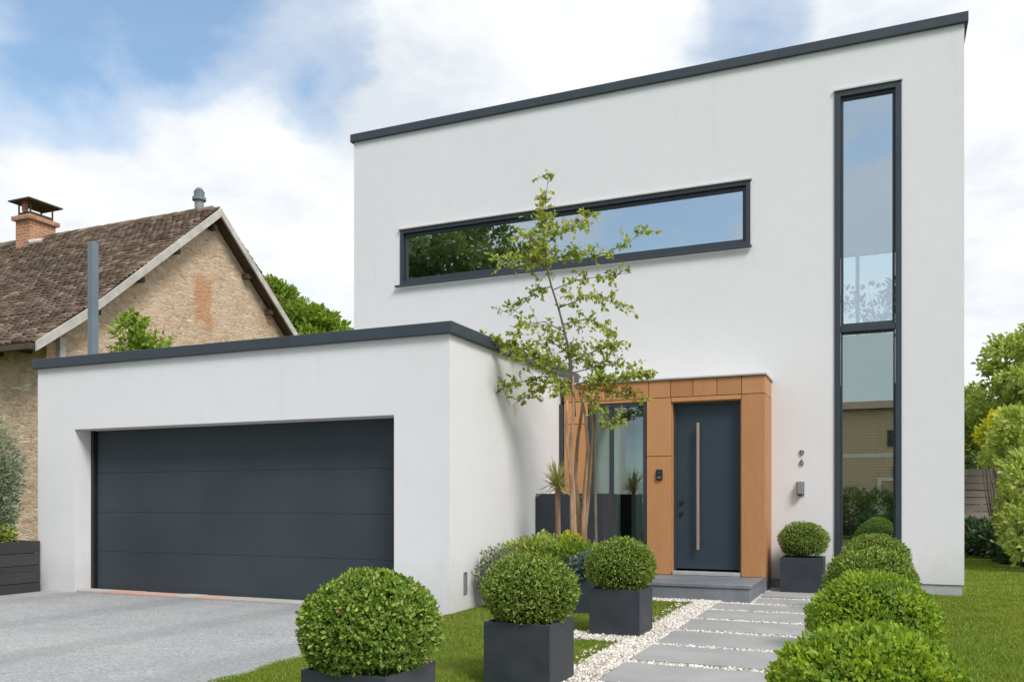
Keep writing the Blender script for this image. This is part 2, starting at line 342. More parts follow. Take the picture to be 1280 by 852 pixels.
def np_obj(name, V, FK, mat, parent=None, smooth=False):
    """V (n,3); FK list of (m,k) integer arrays (faces with k corners)"""
    me = bpy.data.meshes.new(name)
    me.vertices.add(len(V)); me.vertices.foreach_set('co', np.ascontiguousarray(V, dtype=np.float32).ravel())
    loops = np.concatenate([f.ravel() for f in FK]).astype(np.int32)
    tot = np.concatenate([np.full(len(f), f.shape[1], dtype=np.int32) for f in FK])
    start = np.concatenate([[0], np.cumsum(tot)[:-1]]).astype(np.int32)
    me.loops.add(len(loops)); me.loops.foreach_set('vertex_index', loops)
    me.polygons.add(len(tot)); me.polygons.foreach_set('loop_start', start)
    me.update(calc_edges=True)
    me.materials.append(M[mat])
    if smooth: me.polygons.foreach_set('use_smooth', np.ones(len(tot), dtype=bool))
    o = bpy.data.objects.new(name, me); link(o, parent)
    if parent is not None and parent.type == 'EMPTY': o.location = -Vector(parent.location)
    return o
def unit(a): return a / np.maximum(np.linalg.norm(a, axis=1, keepdims=True), 1e-9)
def leaf_mesh(P, D, size, aspect=0.5, fold=0.25, jitter=0.35, up=None):
    """hexagonal folded leaves growing from P along D"""
    n = len(P); D = unit(D); R = RNG.normal(size=(n, 3)) if up is None else up + RNG.normal(size=(n, 3)) * 0.35
    W = unit(np.cross(D, R)); Nn = np.cross(W, D)
    s = size * (1 + jitter * RNG.uniform(-1, 1, size=(n, 1))); w = s * aspect * 0.5
    z = Nn * (w * fold * 2)
    curl = Nn * s * RNG.uniform(-0.15, 0.1, size=(n, 1))
    v = np.stack([P, P + D * s * .3 + W * w + z, P + D * s * .7 + W * w * .8 + z + curl * .5, P + D * s + curl,
                  P + D * s * .7 - W * w * .8 + z + curl * .5, P + D * s * .3 - W * w + z], axis=1).reshape(-1, 3)
    b = (np.arange(n) * 6)[:, None]
    f = np.concatenate([b + np.array([[0, 1, 2, 3]]), b + np.array([[0, 3, 4, 5]])])
    return v, f
def rand_dirs(n): return unit(RNG.normal(size=(n, 3)))
def lump(U, k=4.0, amp=0.05, ph=0.0):
    return amp * (np.sin(U[:, 0] * k + ph) * np.cos(U[:, 1] * k * 1.1 + ph * 2) + 0.6 * np.sin(U[:, 2] * k * 1.7 + U[:, 0] * k * .8 + ph * 3))
def ellipsoid(name, c, r, mat, parent, seg=24, rings=14, amp=0.0, ph=0.0):
    V = []; Fq = []
    for i in range(rings + 1):
        th = math.pi * i / rings
        for k in range(seg):
            a = 2 * math.pi * k / seg; V.append((math.sin(th) * math.cos(a), math.sin(th) * math.sin(a), math.cos(th)))
    V = np.array(V); l = 1 + lump(V, 4, amp, ph)[:, None]
    V = V * l * np.array(r) + np.array(c)
    for i in range(rings):
        for k in range(seg):
            k2 = (k + 1) % seg; Fq.append((i * seg + k, (i + 1) * seg + k, (i + 1) * seg + k2, i * seg + k2))
    return np_obj(name, V, [np.array(Fq)], mat, parent, True)

# ------------------------------------------------------------------ ground
def sheet(name, poly, z, mat, th=0.0):
    mb = MB(); mb.v = [(x, y, z) for x, y in poly]; mb.f = [tuple(range(len(poly)))]
    if th:
        mb = MB(); mb.prism([(x, y, z - th) for x, y in poly], (0, 0, th))
    return tag(mb.build(name, mat), kind='structure')
sheet('ground', [(-400, -400), (400, -400), (400, 400), (-400, 400)], -0.012, 'lawn')
sheet('driveway', [(-9.95, -6.2), (-3.9, -6.2), (-3.9, 3.0), (-3.86, 4.2), (-3.93, 5.4), (-4.01, 6.6), (-4.01, 8.3), (-9.95, 8.3)], 0.0, 'drive')
sheet('road', [(-200, -12.5), (200, -12.5), (200, -6.3), (-200, -6.3)], -0.004, 'asphalt')
sheet('gravel_bed', [(-1.9, 0.5), (0.42, 0.5), (0.42, 11.58), (-4.0, 11.58), (-4.0, 9.62), (-1.9, 9.62)], 0.0, 'pebble_bed')
sheet('gravel_strip', [(-2.62, 6.72), (-1.9, 6.72), (-1.9, 7.1), (-2.62, 7.1)], 0.0, 'pebble_bed')

SLAB = dict(x0=-1.64, x1=-0.40)
slab_rows = []
y = 9.58
# front edges of the slabs measured on the photograph
rows = [(9.05, 9.55), (8.30, 8.92), (7.52, 8.17), (6.72, 7.38), (5.93, 6.58), (5.15, 5.80), (4.35, 5.02), (3.55, 4.22), (2.75, 3.42)]
def in_slab(x, y):
    m = np.zeros(len(x), bool)
    for a, b in rows + [(9.70, 10.2), (10.32, 10.85)]:
        m |= (x > -1.655) & (x < -0.385) & (y > a - .01) & (y < b + .01)
    m |= (x > -2.95) & (x < -1.3) & (y > 9.82) & (y < 11.0)
    return m
ordw = ['first', 'second', 'third', 'fourth', 'fifth', 'sixth', 'seventh', 'eighth', 'ninth', 'tenth', 'eleventh']
i = 0
allrows = [(10.32, 10.85, -1.28, 0.035), (9.70, 10.20, -1.28, 0.02)] + [(a, b, -1.64, 0.02) for a, b in rows]
for a, b, xl, top in allrows:
    if b < 4.3: continue
    mb = MB().box(xl, -0.40 + random.uniform(-.01, .01), a, b, -0.02, top + 0.004 + random.uniform(-.002, .002))
    o = mb.build('paving_slab', 'slab', bevel=0.006)
    o.rotation_euler = (0, 0, 0)
    tag(o, '%s long grey slab of the garden path counted from the house wall, set in white pebbles' % ordw[i], 'paving slab', 'grey paving slabs of the garden path')
    i += 1

def stones(name, pts, size, label):
    t = (1 + 5 ** .5) / 2
    I = np.array([(-1, t, 0), (1, t, 0), (-1, -t, 0), (1, -t, 0), (0, -1, t), (0, 1, t), (0, -1, -t), (0, 1, -t), (t, 0, -1), (t, 0, 1), (-t, 0, -1), (-t, 0, 1)]) / math.sqrt(1 + t * t)
    Fc = np.array([(0, 11, 5), (0, 5, 1), (0, 1, 7), (0, 7, 10), (0, 10, 11), (1, 5, 9), (5, 11, 4), (11, 10, 2), (10, 7, 6), (7, 1, 8), (3, 9, 4), (3, 4, 2), (3, 2, 6), (3, 6, 8), (3, 8, 9), (4, 9, 5), (2, 4, 11), (6, 2, 10), (8, 6, 7), (9, 8, 1)])
    n = len(pts); sc = size * RNG.uniform(.55, 1.25, (n, 1)) * np.array([1, .8, .6]) * RNG.uniform(.8, 1.2, (n, 3))
    V = I[None] * sc[:, None, :] * RNG.uniform(.85, 1.1, (n, 12, 1))
    # random rotation
    q = unit(RNG.normal(size=(n, 4))); w, x, y, z = q.T
    R = np.stack([1 - 2 * (y * y + z * z), 2 * (x * y - z * w), 2 * (x * z + y * w), 2 * (x * y + z * w), 1 - 2 * (x * x + z * z), 2 * (y * z - x * w), 2 * (x * z - y * w), 2 * (y * z + x * w), 1 - 2 * (x * x + y * y)], 1).reshape(n, 3, 3)
    V = np.einsum('nij,nkj->nki', R, V) + pts[:, None, :]
    Fa = ((np.arange(n) * 12)[:, None, None] + Fc[None]).reshape(-1, 3)
    o = np_obj(name, V.reshape(-1, 3), [Fa], 'pebble', None, True)
    return tag(o, label, 'gravel', kind='stuff')
def scatter(x0, x1, y0, y1, dens):
    n = int((x1 - x0) * (y1 - y0) * dens); return RNG.uniform(x0, x1, n), RNG.uniform(y0, y1, n)
X = []; Yy = []
for r in ((-1.93, -1.6, 4.1, 9.9, 5200), (-1.66, -.36, 3.9, 11.5, 4200), (-2.95, -1.6, 9.6, 9.86, 4000), (-.38, .44, 4.2, 11.5, 1800), (-2.62, -1.85, 6.70, 7.1, 3800), (-1.4, -.3, 10.8, 11.55, 3500)):
    a, b = scatter(*r); X.append(a); Yy.append(b)
X = np.concatenate(X); Yy = np.concatenate(Yy); k = ~in_slab(X, Yy); X = X[k]; Yy = Yy[k]
sx = RNG.uniform(-2.06, -1.9, 260); sy = RNG.uniform(4.1, 9.5, 260); X = np.concatenate([X, sx, RNG.uniform(-1.6, -.5, 60)]); Yy = np.concatenate([Yy, sy, RNG.uniform(4.3, 9.5, 60)])
X = X + np.where((X < -1.85) & (Yy < 9.5) & (Yy > 7.1), RNG.normal(0, .012, len(X)), 0)
stones('gravel', np.stack([X, Yy, RNG.uniform(0.004, 0.016, len(X))], 1), 0.0135, 'white pebbles around and between the slabs of the garden path')

def blades(name, regs, label, h=0.035, w=0.0045, excl=None):
    P = []
    for (x0, x1, y0, y1, d) in regs:
        a, b = scatter(x0, x1, y0, y1, d); P.append(np.stack([a, b, np.full(len(a), -0.008)], 1))
    P = np.concatenate(P)
    if excl is not None: P = P[~excl(P[:, 0], P[:, 1])]
    n = len(P); a = RNG.uniform(0, 2 * math.pi, n); dirs = np.stack([np.cos(a), np.sin(a), np.zeros(n)], 1)
    lean = np.stack([RNG.normal(0, .4, n), RNG.normal(0, .4, n), np.ones(n)], 1)
    dist = np.sqrt(P[:, 0] ** 2 + P[:, 1] ** 2); ww = (w * np.clip(dist / 7, 1, 3))[:, None]
    clump = 0.75 + 0.35 * (np.sin(P[:, 0] * 9 + np.sin(P[:, 1] * 5)) * np.sin(P[:, 1] * 8))
    hh = (h * RNG.uniform(.5, 1.2, n) * clump)[:, None]
    V = np.stack([P - dirs * ww, P + dirs * ww, P + lean * hh], 1).reshape(-1, 3)
    o = np_obj(name, V, [np.arange(3 * n).reshape(-1, 3)], 'grass_blade'); return tag(o, label, 'grass', kind='stuff')
def ex_left(x, y):
    return ((x > -2.62) & (y > 6.70) & (y < 7.1)) | ((x > -2.3) & (x < -1.82) & (((y > 4.8) & (y < 5.25)) | ((y > 6.95) & (y < 7.4)) | ((y > 3.1) & (y < 3.6))))
sheet('lawn', [(-3.9, 3.0), (-1.9, 3.0), (-1.9, 6.72), (-2.62, 6.72), (-2.62, 7.1), (-1.9, 7.1), (-1.9, 9.62), (-4.0, 9.62), (-4.0, 6.6), (-3.93, 5.4), (-3.86, 4.2)], 0.0, 'lawn')
blades('grass', [(-3.92, -1.885, 3.7, 5.2, 16000), (-3.97, -1.885, 5.2, 9.6, 12000)], 'short green grass between the driveway and the pebble path', excl=ex_left)
blades('grass', [(0.42, 1.2, 4.0, 7.0, 5500), (0.42, 2.4, 7.0, 12.0, 7500), (0.95, 3.4, 12.0, 20.0, 3800)], 'mown lawn right of the row of box balls reaching back to the fence', h=.03)

# ------------------------------------------------------------------ modern house
FY = 11.6; PY = 10.9; GY = 7.69; GX0 = -9.96; GX1 = -4.0; HX0 = -7.76; HX1 = 0.932; HB = 20.0
house = tag(empty('modern_house', (-3.5, FY, 0)), 'white rendered cubic house with attached garage, orange wood entrance and anthracite windows', 'house')
def wall_holes(mb, x0, x1, z0, z1, y0, y1, holes):
    xs = sorted({x0, x1} | {h[0] for h in holes} | {h[1] for h in holes}); zs = sorted({z0, z1} | {h[2] for h in holes} | {h[3] for h in holes})
    def hole(a, b): return any(h[0] < a < h[1] and h[2] < b < h[3] for h in holes)
    for i in range(len(xs) - 1):
        for j in range(len(zs) - 1):
            a, b, c, d = xs[i], xs[i + 1], zs[j], zs[j + 1]
            if hole((a + b) / 2, (c + d) / 2): continue
            mb.quad((a, y0, c), (b, y0, c), (b, y0, d), (a, y0, d)); mb.quad((b, y1, c), (a, y1, c), (a, y1, d), (b, y1, d))
    for a, b, c, d in list(holes):
        if c > z0: mb.quad((a, y0, c), (b, y0, c), (b, y1, c), (a, y1, c))
        mb.quad((a, y1, d), (b, y1, d), (b, y0, d), (a, y0, d))
        mb.quad((a, y0, c), (a, y1, c), (a, y1, d), (a, y0, d)); mb.quad((b, y1, c), (b, y0, c), (b, y0, d), (b, y1, d))
    mb.quad((x0, y1, z0), (x0, y0, z0), (x0, y0, z1), (x0, y1, z1)); mb.quad((x1, y0, z0), (x1, y1, z0), (x1, y1, z1), (x1, y0, z1))
    mb.quad((x0, y0, z1), (x1, y0, z1), (x1, y1, z1), (x0, y1, z1))
SW = (-6.90, -1.57, 4.51, 5.37); TW = (-0.532, 0.246, 0.16, 6.33)
mb = MB()
wall_holes(mb, HX0, HX1, 0.13, 6.9, FY, FY + .3, [SW, TW, (-3.62, -2.42, 0.2, 2.42)])
wall_holes(mb, HX0, HX1, 0.0, 6.9, HB, HB + .3, [(-1.35, 0.45, 3.6, 6.55), (-7.2, -5.6, 0.9, 2.3), (-7.4, -6.6, 3.9, 6.3)])
mb.box(HX0, HX0 + .3, FY + .3, HB, 0, 6.9); mb.box(HX1 - .3, HX1, FY + .3, HB, 0, 6.9)
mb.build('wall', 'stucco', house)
mb = MB().box(HX0 + .05, HX1 - .02, FY + .015, FY + .29, 0.0, 0.13); mb.build('plinth', 'plinth', house)
MB().box(HX0 + .31, HX1 - .31, FY + .31, HB - .01, 6.6, 6.8).build('roof', 'roof_flat', house)
# parapet cap
mb = MB()
e = .045; zc0, zc1 = 6.885, 7.01

for k in range(4):
    xa = HX0 - e + k * (HX1 - HX0 + 2 * e) / 4; mb.box(xa, xa + (HX1 - HX0 + 2 * e) / 4 - .002, FY - e, FY + .34, zc0, zc1 - .001 * (k % 2))
mb.box(HX0 - e, HX1 + e, HB - .04, HB + .34, zc0, zc1)
mb.box(HX0 - e, HX0 + .34, FY + .342, HB - .042, zc0, zc1); mb.box(HX1 - .34, HX1 + e, FY + .342, HB - .042, zc0, zc1)
mb.build('parapet_cap', 'cap_metal', house, bevel=.006)
# interior
mb = MB()
mb.box(HX0 + .305, HX1 - .305, FY + .31, HB - .01, 0.0, 0.18); mb.build('ground_floor', 'floor_in', house)
mb = MB().box(HX0 + .305, -1.45, FY + .31, HB - .01, 3.0, 3.3); mb.build('upper_floor', 'plaster_in', house)
mb = MB().box(-1.44, -1.32, FY + .31, HB - .02, .18, 6.6); mb.build('inner_wall', 'plaster_in', house)
mb = MB().box(-4.2, -1.5, 14.6, 14.7, .18, 3.0).box(-4.32, -4.2, FY + .31, 14.6, .18, 3.0); mb.build('hall_wall', 'plaster_in', house)

def frame_rect(mb, x0, x1, z0, z1, w, y0, y1, wb=None):
    wb = wb or w
    mb.box(x0, x0 + w, y0, y1, z0, z1); mb.box(x1 - w, x1, y0, y1, z0, z1)
    mb.box(x0 + w, x1 - w, y0, y1, z1 - w, z1); mb.box(x0 + w, x1 - w, y0, y1, z0, z0 + wb)
# strip window
w = MB(); frame_rect(w, SW[0] + .002, SW[1] - .002, SW[2] + .002, SW[3] - .002, .055, FY - .018, FY + .05)
win = w.build('window', 'anthracite', house, bevel=.004); win['label'] = 'long low upper window with anthracite frame'
w = MB(); frame_rect(w, SW[0] + .06, SW[1] - .06, SW[2] + .06, SW[3] - .06, .045, FY + .03, FY + .09); w.build('sash', 'anthracite', win, bevel=.003)
MB().box(SW[0] + .1, SW[1] - .1, FY + .055, FY + .06, SW[2] + .1, SW[3] - .1).build('pane', 'glass', win)
MB().box(SW[0] - .07, SW[1] + .02, FY - .06, FY - .02, SW[2] - .035, SW[2] - .003).build('sill', 'cap_metal', win, bevel=.003)
MB().box(SW[0] - .02, SW[1] + .02, FY - .04, FY - .001, SW[3] + .001, SW[3] + .018).build('drip_edge', 'flashing', win)
mb = MB()
for k in range(30):
    a = SW[0] - .2 + k * .012; pass
mb.quad((-6.75, FY + .5, 4.45), (-6.1, FY + .5, 4.45), (-6.1, FY + .5, 4.5), (-6.75, FY + .5, 5.0))
# tall window
w = MB(); frame_rect(w, TW[0] + .002, TW[1] - .002, TW[2] + .002, TW[3] - .002, .07, FY - .018, FY + .06)
w.box(TW[0] + .072, TW[1] - .072, FY - .012, FY + .06, 3.275, 3.355)
win = w.build('window', 'anthracite', house, bevel=.004); win['label'] = 'tall narrow window with a blind in its lower half'
w = MB(); frame_rect(w, TW[0] + .075, TW[1] - .075, 3.358, TW[3] - .075, .03, FY + .025, FY + .09); w.build('sash', 'anthracite', win, bevel=.003)
w = MB(); frame_rect(w, TW[0] + .075, TW[1] - .075, TW[2] + .075, 3.272, .02, FY + .025, FY + .09); w.build('sash', 'anthracite', win, bevel=.003)
MB().box(TW[0] + .1, TW[1] - .1, FY + .055, FY + .06, 3.38, TW[3] - .1).build('pane', 'glass', win)
MB().box(TW[0] + .09, TW[1] - .09, FY + .055, FY + .06, TW[2] + .09, 3.26).build('pane', 'glass_low', win)
MB().box(TW[0] - .01, TW[1] + .01, FY - .035, FY - .001, TW[3] + .001, TW[3] + .02).build('drip_edge', 'flashing', win)
mb = MB(); z = 3.25
while z > 2.46:
    mb.prism([(TW[0] + .08, FY + .12, z), (TW[0] + .08, FY + .145, z - .024), (TW[0] + .08, FY + .147, z - .023), (TW[0] + .08, FY + .122, z + .001)], (TW[1] - TW[0] - .16, 0, 0)); z -= .024
mb.box(TW[0] + .08, TW[1] - .08, FY + .12, FY + .15, 2.43, 2.455)
mb.build('blind', 'blind', win)
# rear windows (daylight seen through the stair hall)
for (a, b, c, d) in ((-1.35, 0.45, 3.6, 6.55), (-7.2, -5.6, 0.9, 2.3), (-7.4, -6.6, 3.9, 6.3)):
    w = MB(); frame_rect(w, a + .002, b - .002, c + .002, d - .002, .07, HB + .1, HB + .16); w.box((a + b) / 2 - .04, (a + b) / 2 + .04, HB + .1, HB + .16, c + .07, d - .07)
    ww = w.build('window', 'anthracite', house); MB().box(a + .07, b - .07, HB + .12, HB + .125, c + .07, d - .07).build('pane', 'glass_clear', ww)

# garage
mb = MB(); GO = (-9.30, -4.65, 0.0, 2.04)
wall_holes(mb, GX0, GX1, 0.0, 2.86, GY, GY + .34, [GO])
mb.box(GX0, GX0 + .25, GY + .34, FY + 2, 0, 2.86); mb.box(GX1 - .25, GX1, GY + .34, FY - .001, 0, 2.86); mb.box(GX0 + .25, HX0 - .01, FY + 1.75, FY + 2, 0, 2.86)
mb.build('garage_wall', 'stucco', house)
MB().box(GX0 + .26, GX1 - .26, GY + .35, FY - .005, 2.55, 2.7).build('garage_roof', 'roof_flat', house)
mb = MB(); e = .05; a0, a1 = 2.835, 2.955
for k in range(3):
    xa = GX0 - e + k * (GX1 - GX0 + 2 * e) / 3; mb.box(xa, xa + (GX1 - GX0 + 2 * e) / 3 - .002, GY - e, GY + .36, a0, a1 - .001 * (k % 2))
mb.box(GX1 - .27, GX1 + e, GY + .362, FY - .003, a0, a1); mb.box(GX0 - e, GX0 + .27, GY + .362, FY + 2, a0, a1)
mb.build('garage_cap', 'cap_metal', house, bevel=.006)
gd = MB().box(GO[0] + .002, GO[1] - .002, GY + .342, GY + .36, 0.0, 2.2).build('garage_door', 'black', house)
for xa in (GO[0] + .001, GO[1] - .05): MB().box(xa, xa + .049, GY + .24, GY + .32, .01, 2.035).build('side_rail', 'black', gd)
mb = MB(); hs = [0.012, .50, 1.0, 1.5, 2.038]
for k in range(4):
    mb.box(GO[0] + .06, GO[1] - .06, GY + .29, GY + .335, hs[k] + .0005, hs[k + 1] - .0005)
mb.build('door_panel', 'gdoor', gd, bevel=.005)
# threshold of brick and stone setts
mb = MB(); x = GO[0] + .01; random.seed(3)
while x < GO[1] - .1:
    l = min(random.uniform(.3, .9), GO[1] - .01 - x); mb.box(x, x + l - .012, GY + .02, GY + .235, 0.0, .022 + random.uniform(0, .006)); x += l
m, nt, out = new_mat('sett'); geo = N(nt, 'ShaderNodeNewGeometry')
c = ramp(nt, geo.outputs['Random Per Island'], [(0, (0.42, 0.40, 0.37)), (.45, (0.50, 0.46, 0.42)), (.6, (0.55, 0.34, 0.27)), (1, (0.56, 0.38, 0.31))])
principled(nt, out, c, .9, .2, 0, noise(nt, coords(nt), 60, 4), .4, .006); M['sett'] = m
mb.build('threshold', 'sett', house, bevel=.004)
# vent in garage side wall
mb = MB(); frame_rect(mb, 0, .07, .17, .40, .012, 0, .012)
mb.v = [(GX1 + .001 + p[1], 8.0 + p[0], p[2]) for p in mb.v]
for k in range(6): mb.box(GX1 + .001, GX1 + .009, 8.012, 8.058, .185 + k * .034, .205 + k * .034)
mb.build('wall_vent', 'grey_metal', house)

# entrance surround
sur = MB()
X0, X1 = -3.93, -1.303
sur.box(X0 + .01, -3.60, PY + .02, FY - .002, .0, 2.69); sur.box(-2.775, -2.475, PY + .02, FY - .002, .0, 2.69)
sur.box(-1.58, X1 - .02, PY + .02, FY - .002, .0, 2.69)
sur.box(-3.6, -2.775, PY + .02, FY - .002, 2.43, 2.69); sur.box(-2.475, -1.58, PY + .02, FY - .002, 2.42, 2.69)
s = sur.build('entrance_surround', 'beam', house)
mb = MB(); g = .004
hx = [-3.93, -3.64, -3.35, -3.055, -2.762, -2.476, -2.187, -1.886, -1.585, X1]
for a, b in zip(hx[:-1], hx[1:]): mb.box(a + g, b - g, PY, PY + .018, 2.475, 2.695)
mb.box(-3.93 + g, -3.595, PY, PY + .018, .2, 2.17); mb.box(-3.93 + g, -3.595, PY, PY + .018, 2.178, 2.467)
mb.box(-2.79 + g, -2.47, PY, PY + .018, .2, 1.716); mb.box(-2.79 + g, -2.47, PY, PY + .018, 1.724, 2.467)
mb.box(-1.585, X1 - g, PY, PY + .018, .2, 2.467)
mb.box(-3.587, -2.794, PY, PY + .018, 2.43, 2.467); mb.box(-2.462, -1.593, PY, PY + .018, 2.415, 2.467)
# sides and linings
mb.box(X1 - .018, X1, PY + .022, FY - .003, .2, 2.467); mb.box(X1 - .018, X1, PY + .022, FY - .003, 2.475, 2.695)
mb.box(-2.475, -2.455, PY + .022, PY + .16, .2, 2.40); mb.box(-1.60, -1.58, PY + .022, PY + .16, .2, 2.40); mb.box(-2.475, -1.58, PY + .022, PY + .16, 2.402, 2.42)
mb.build('cladding', 'wood', s, bevel=.0025)
MB().box(-3.99, X1 + .02, PY - .025, FY - .001, 2.70, 2.722).build('flashing', 'flashing', s, bevel=.003)
MB().box(-3.997, -3.935, PY - .005, PY + .05, .2, 2.45).build('corner_trim', 'anthracite', s)
# side light
w = MB(); frame_rect(w, -3.587, -2.794, .2, 2.425, .045, PY + .01, PY + .08); w.box(-3.30, -3.25, PY + .02, PY + .08, .245, 2.38)
win = w.build('window', 'anthracite', house, bevel=.003); win['label'] = 'narrow entrance side window beside the front door'
MB().box(-3.54, -3.30, PY + .05, PY + .055, .245, 2.38).box(-3.25, -2.84, PY + .05, PY + .055, .245, 2.38).build('pane', 'glass_entry', win)
def curtain(x0, x1, y, z0, z1, amp=.025, k=38):
    mb = MB(); n = 60; pts = [(x0 + (x1 - x0) * i / n, y + amp * math.sin(k * (x1 - x0) * i / n)) for i in range(n + 1)]
    for i in range(n): mb.quad((*pts[i], z0), (*pts[i + 1], z0), (*pts[i + 1], z1), (*pts[i], z1))
    return mb
curtain(-3.62, -3.20, PY + .22, .25, 2.38).build('curtain', 'curtain', win, smooth=True)
curtain(-3.08, -2.86, 11.45, .6, 2.40).build('curtain', 'curtain', win, smooth=True)
MB().box(-3.45, -2.75, 11.5, 11.9, .19, 0.50).build('hall_bench', 'plaster_in', house)
# front door
d = MB().box(-2.452, -1.603, PY + .13, PY + .19, .27, 2.395).build('front_door', 'door_paint', house, bevel=.004)
fr = MB(); frame_rect(fr, -2.454, -1.601, .21, 2.40, .03, PY + .10, PY + .125); 
fr.build('door_frame', 'anthracite', d)
MB().box(-2.45, -1.60, PY - .01, PY + .098, .2, .245).build('threshold', 'flashing', d, bevel=.004)
mb = MB(); p0 = -2.135
mb.box(p0 - .017, p0 + .017, PY + .05, PY + .075, .52, 2.14)
mb.box(p0 - .01, p0 + .01, PY + .075, PY + .13, .66, .68).box(p0 - .01, p0 + .01, PY + .075, PY + .13, 1.98, 2.0)
mb.build('handle', 'handle_tan', d, bevel=.003)
for zz in (1.12, .98):
    mb = MB(); n = 16
    mb.tube([(-2.36, PY + .13, zz), (-2.36, PY + .118, zz)], .03, 16); mb.tube([(-2.36, PY + .118, zz), (-2.36, PY + .108, zz)], .014, 12)
    mb.build('lock', 'black', d)

# doorstep
st = MB().box(-2.95, -1.34, 9.84, PY - .002, 0.0, .155).build('doorstep', 'bluestone', bevel=.006)
tag(st, 'wide blue grey stone step in front of the entrance door', 'step')
MB().box(-2.965, -1.325, 9.825, PY - .004, .157, .197).build('tread', 'bluestone', st, bevel=.006)
MB().box(-2.96, -1.303, PY - .001, FY - .01, 0.0, .196).build('landing', 'bluestone', st)
MB().box(-3.99, -2.97, PY - .001, FY - .01, 0.0, .196).build('landing', 'bluestone', st)

# wall devices
kp = empty('door_keypad', (-2.62, PY, 1.48)); tag(kp, 'small black keypad on the wood panel left of the front door', 'keypad')
mb = MB().box(-2.66, -2.575, PY - .028, PY - .001, 1.41, 1.55); mb.build('body', 'black', kp, bevel=.012)
mb = MB().tube([(-2.618, PY - .029, 1.505), (-2.618, PY - .04, 1.505)], .022, 18); mb.build('lens', 'anthracite', kp)
mb = MB()
for r_ in range(2):
    for q in range(3): mb.box(-2.642 + q * .018, -2.63 + q * .018, PY - .033, PY - .0285, 1.43 + r_ * .02, 1.442 + r_ * .02)
mb.build('button', 'grey_metal', kp)
p = at(1001, 610, FY)
wl = empty('wall_lamp', (p.x, FY, p.z)); tag(wl, 'small grey wall lamp on white wall below the house number', 'lamp')
MB().box(p.x - .05, p.x + .045, FY - .02, FY - .001, p.z - .09, p.z + .09).build('back_plate', 'grey_metal', wl, bevel=.004)
MB().box(p.x - .038, p.x + .03, FY - .085, FY - .021, p.z - .075, p.z + .08).build('shade', 'grey_metal', wl, bevel=.006)
MB().box(p.x - .03, p.x + .022, FY - .078, FY - .03, p.z - .10, p.z - .076).build('diffuser', 'anthracite', wl, bevel=.004)
p = at(1002, 566, FY); q = at(1002, 578, FY)
hn = empty('house_number', (p.x, FY, (p.z + q.z) / 2)); tag(hn, 'two small dark metal characters set one above the other on the white wall', 'house number')
def stroke(pts, c, s):
    return MB().tube([(c.x + a * s, FY - .012, c.z + b * s) for a, b in pts], .0065, 6)
stroke([(-.5, .75), (-.25, .7), (.1, .75), (.45, .65), (.55, .2), (.4, -.35), (.05, -.6), (-.3, -.45), (-.42, -.05), (-.4, .4), (-.5, .75)], p, .042).build('digit', 'anthracite', hn)
stroke([(.05, 1.1), (.05, .6), (-.3, .45), (-.5, .1), (-.42, -.5), (-.1, -.7), (.4, -.68), (.5, -.3), (.42, .25), (.05, .6)], q, .042).build('digit', 'anthracite', hn)

# inside plants seen through the glass
def plant_inside():
    c = Vector((-.04, FY + .34, 0))
    r = empty('indoor_plant', (c.x, c.y, .18)); tag(r, 'pale green rounded plant in a pot behind the foot of the tall window', 'plant')
    MB().tube([(c.x, c.y, .18), (c.x, c.y, .42)], [.13, .17], 16).build('pot', 'planter', r)
    MB().tube([(c.x, c.y, .42), (c.x + .02, c.y, .8)], [.015, .012], 8).build('stem', 'bark', r)
    P = []; D = []
    for (dx, dz, rr) in ((-.13, .86, .10), (.0, .93, .13), (.13, .87, .11), (0, .83, .12)):
        U = rand_dirs(260); P.append(np.array([c.x + dx, c.y, dz]) + U * rr); D.append(U + rand_dirs(260) * .7)
    v, f = leaf_mesh(np.concatenate(P), np.concatenate(D), .05, .8); np_obj('foliage', v, [f], 'pale_green', r)
    c = Vector((.1, 13.6, 0))
plant_inside()
def ficus():
    c = np.array([-.05, 14.2, 0]); r = empty('indoor_tree', (c[0], c[1], .18)); tag(r, 'leafy indoor tree seen through the upper pane of the tall window', 'plant')
    MB().tube([(c[0], c[1], .18), (c[0], c[1], .6)], [.2, .26], 16).build('pot', 'planter', r)
    tb = MB().tube([(c[0], c[1], .5), (c[0] + .05, c[1], 2.2), (c[0] - .02, c[1], 3.9)], [.04, .03, .015], 8)
    P = []; D = []
    for k in range(16):
        a = random.uniform(0, 6.28); e = np.array([c[0] + math.cos(a) * random.uniform(.2, .5), c[1] + math.sin(a) * .4, random.uniform(3.7, 4.45)])
        tb.tube([(c[0], c[1], 3.5), tuple((e + [c[0], c[1], 3.7]) / 2), tuple(e)], [.012, .008, .004], 5)
        U = rand_dirs(45); P.append(e + U * .13); D.append(U)
    tb.build('trunk', 'bark_grey', r); v, f = leaf_mesh(np.concatenate(P), np.concatenate(D), .08, .4); np_obj('crown', v, [f], 'dark_leaf', r)
ficus()

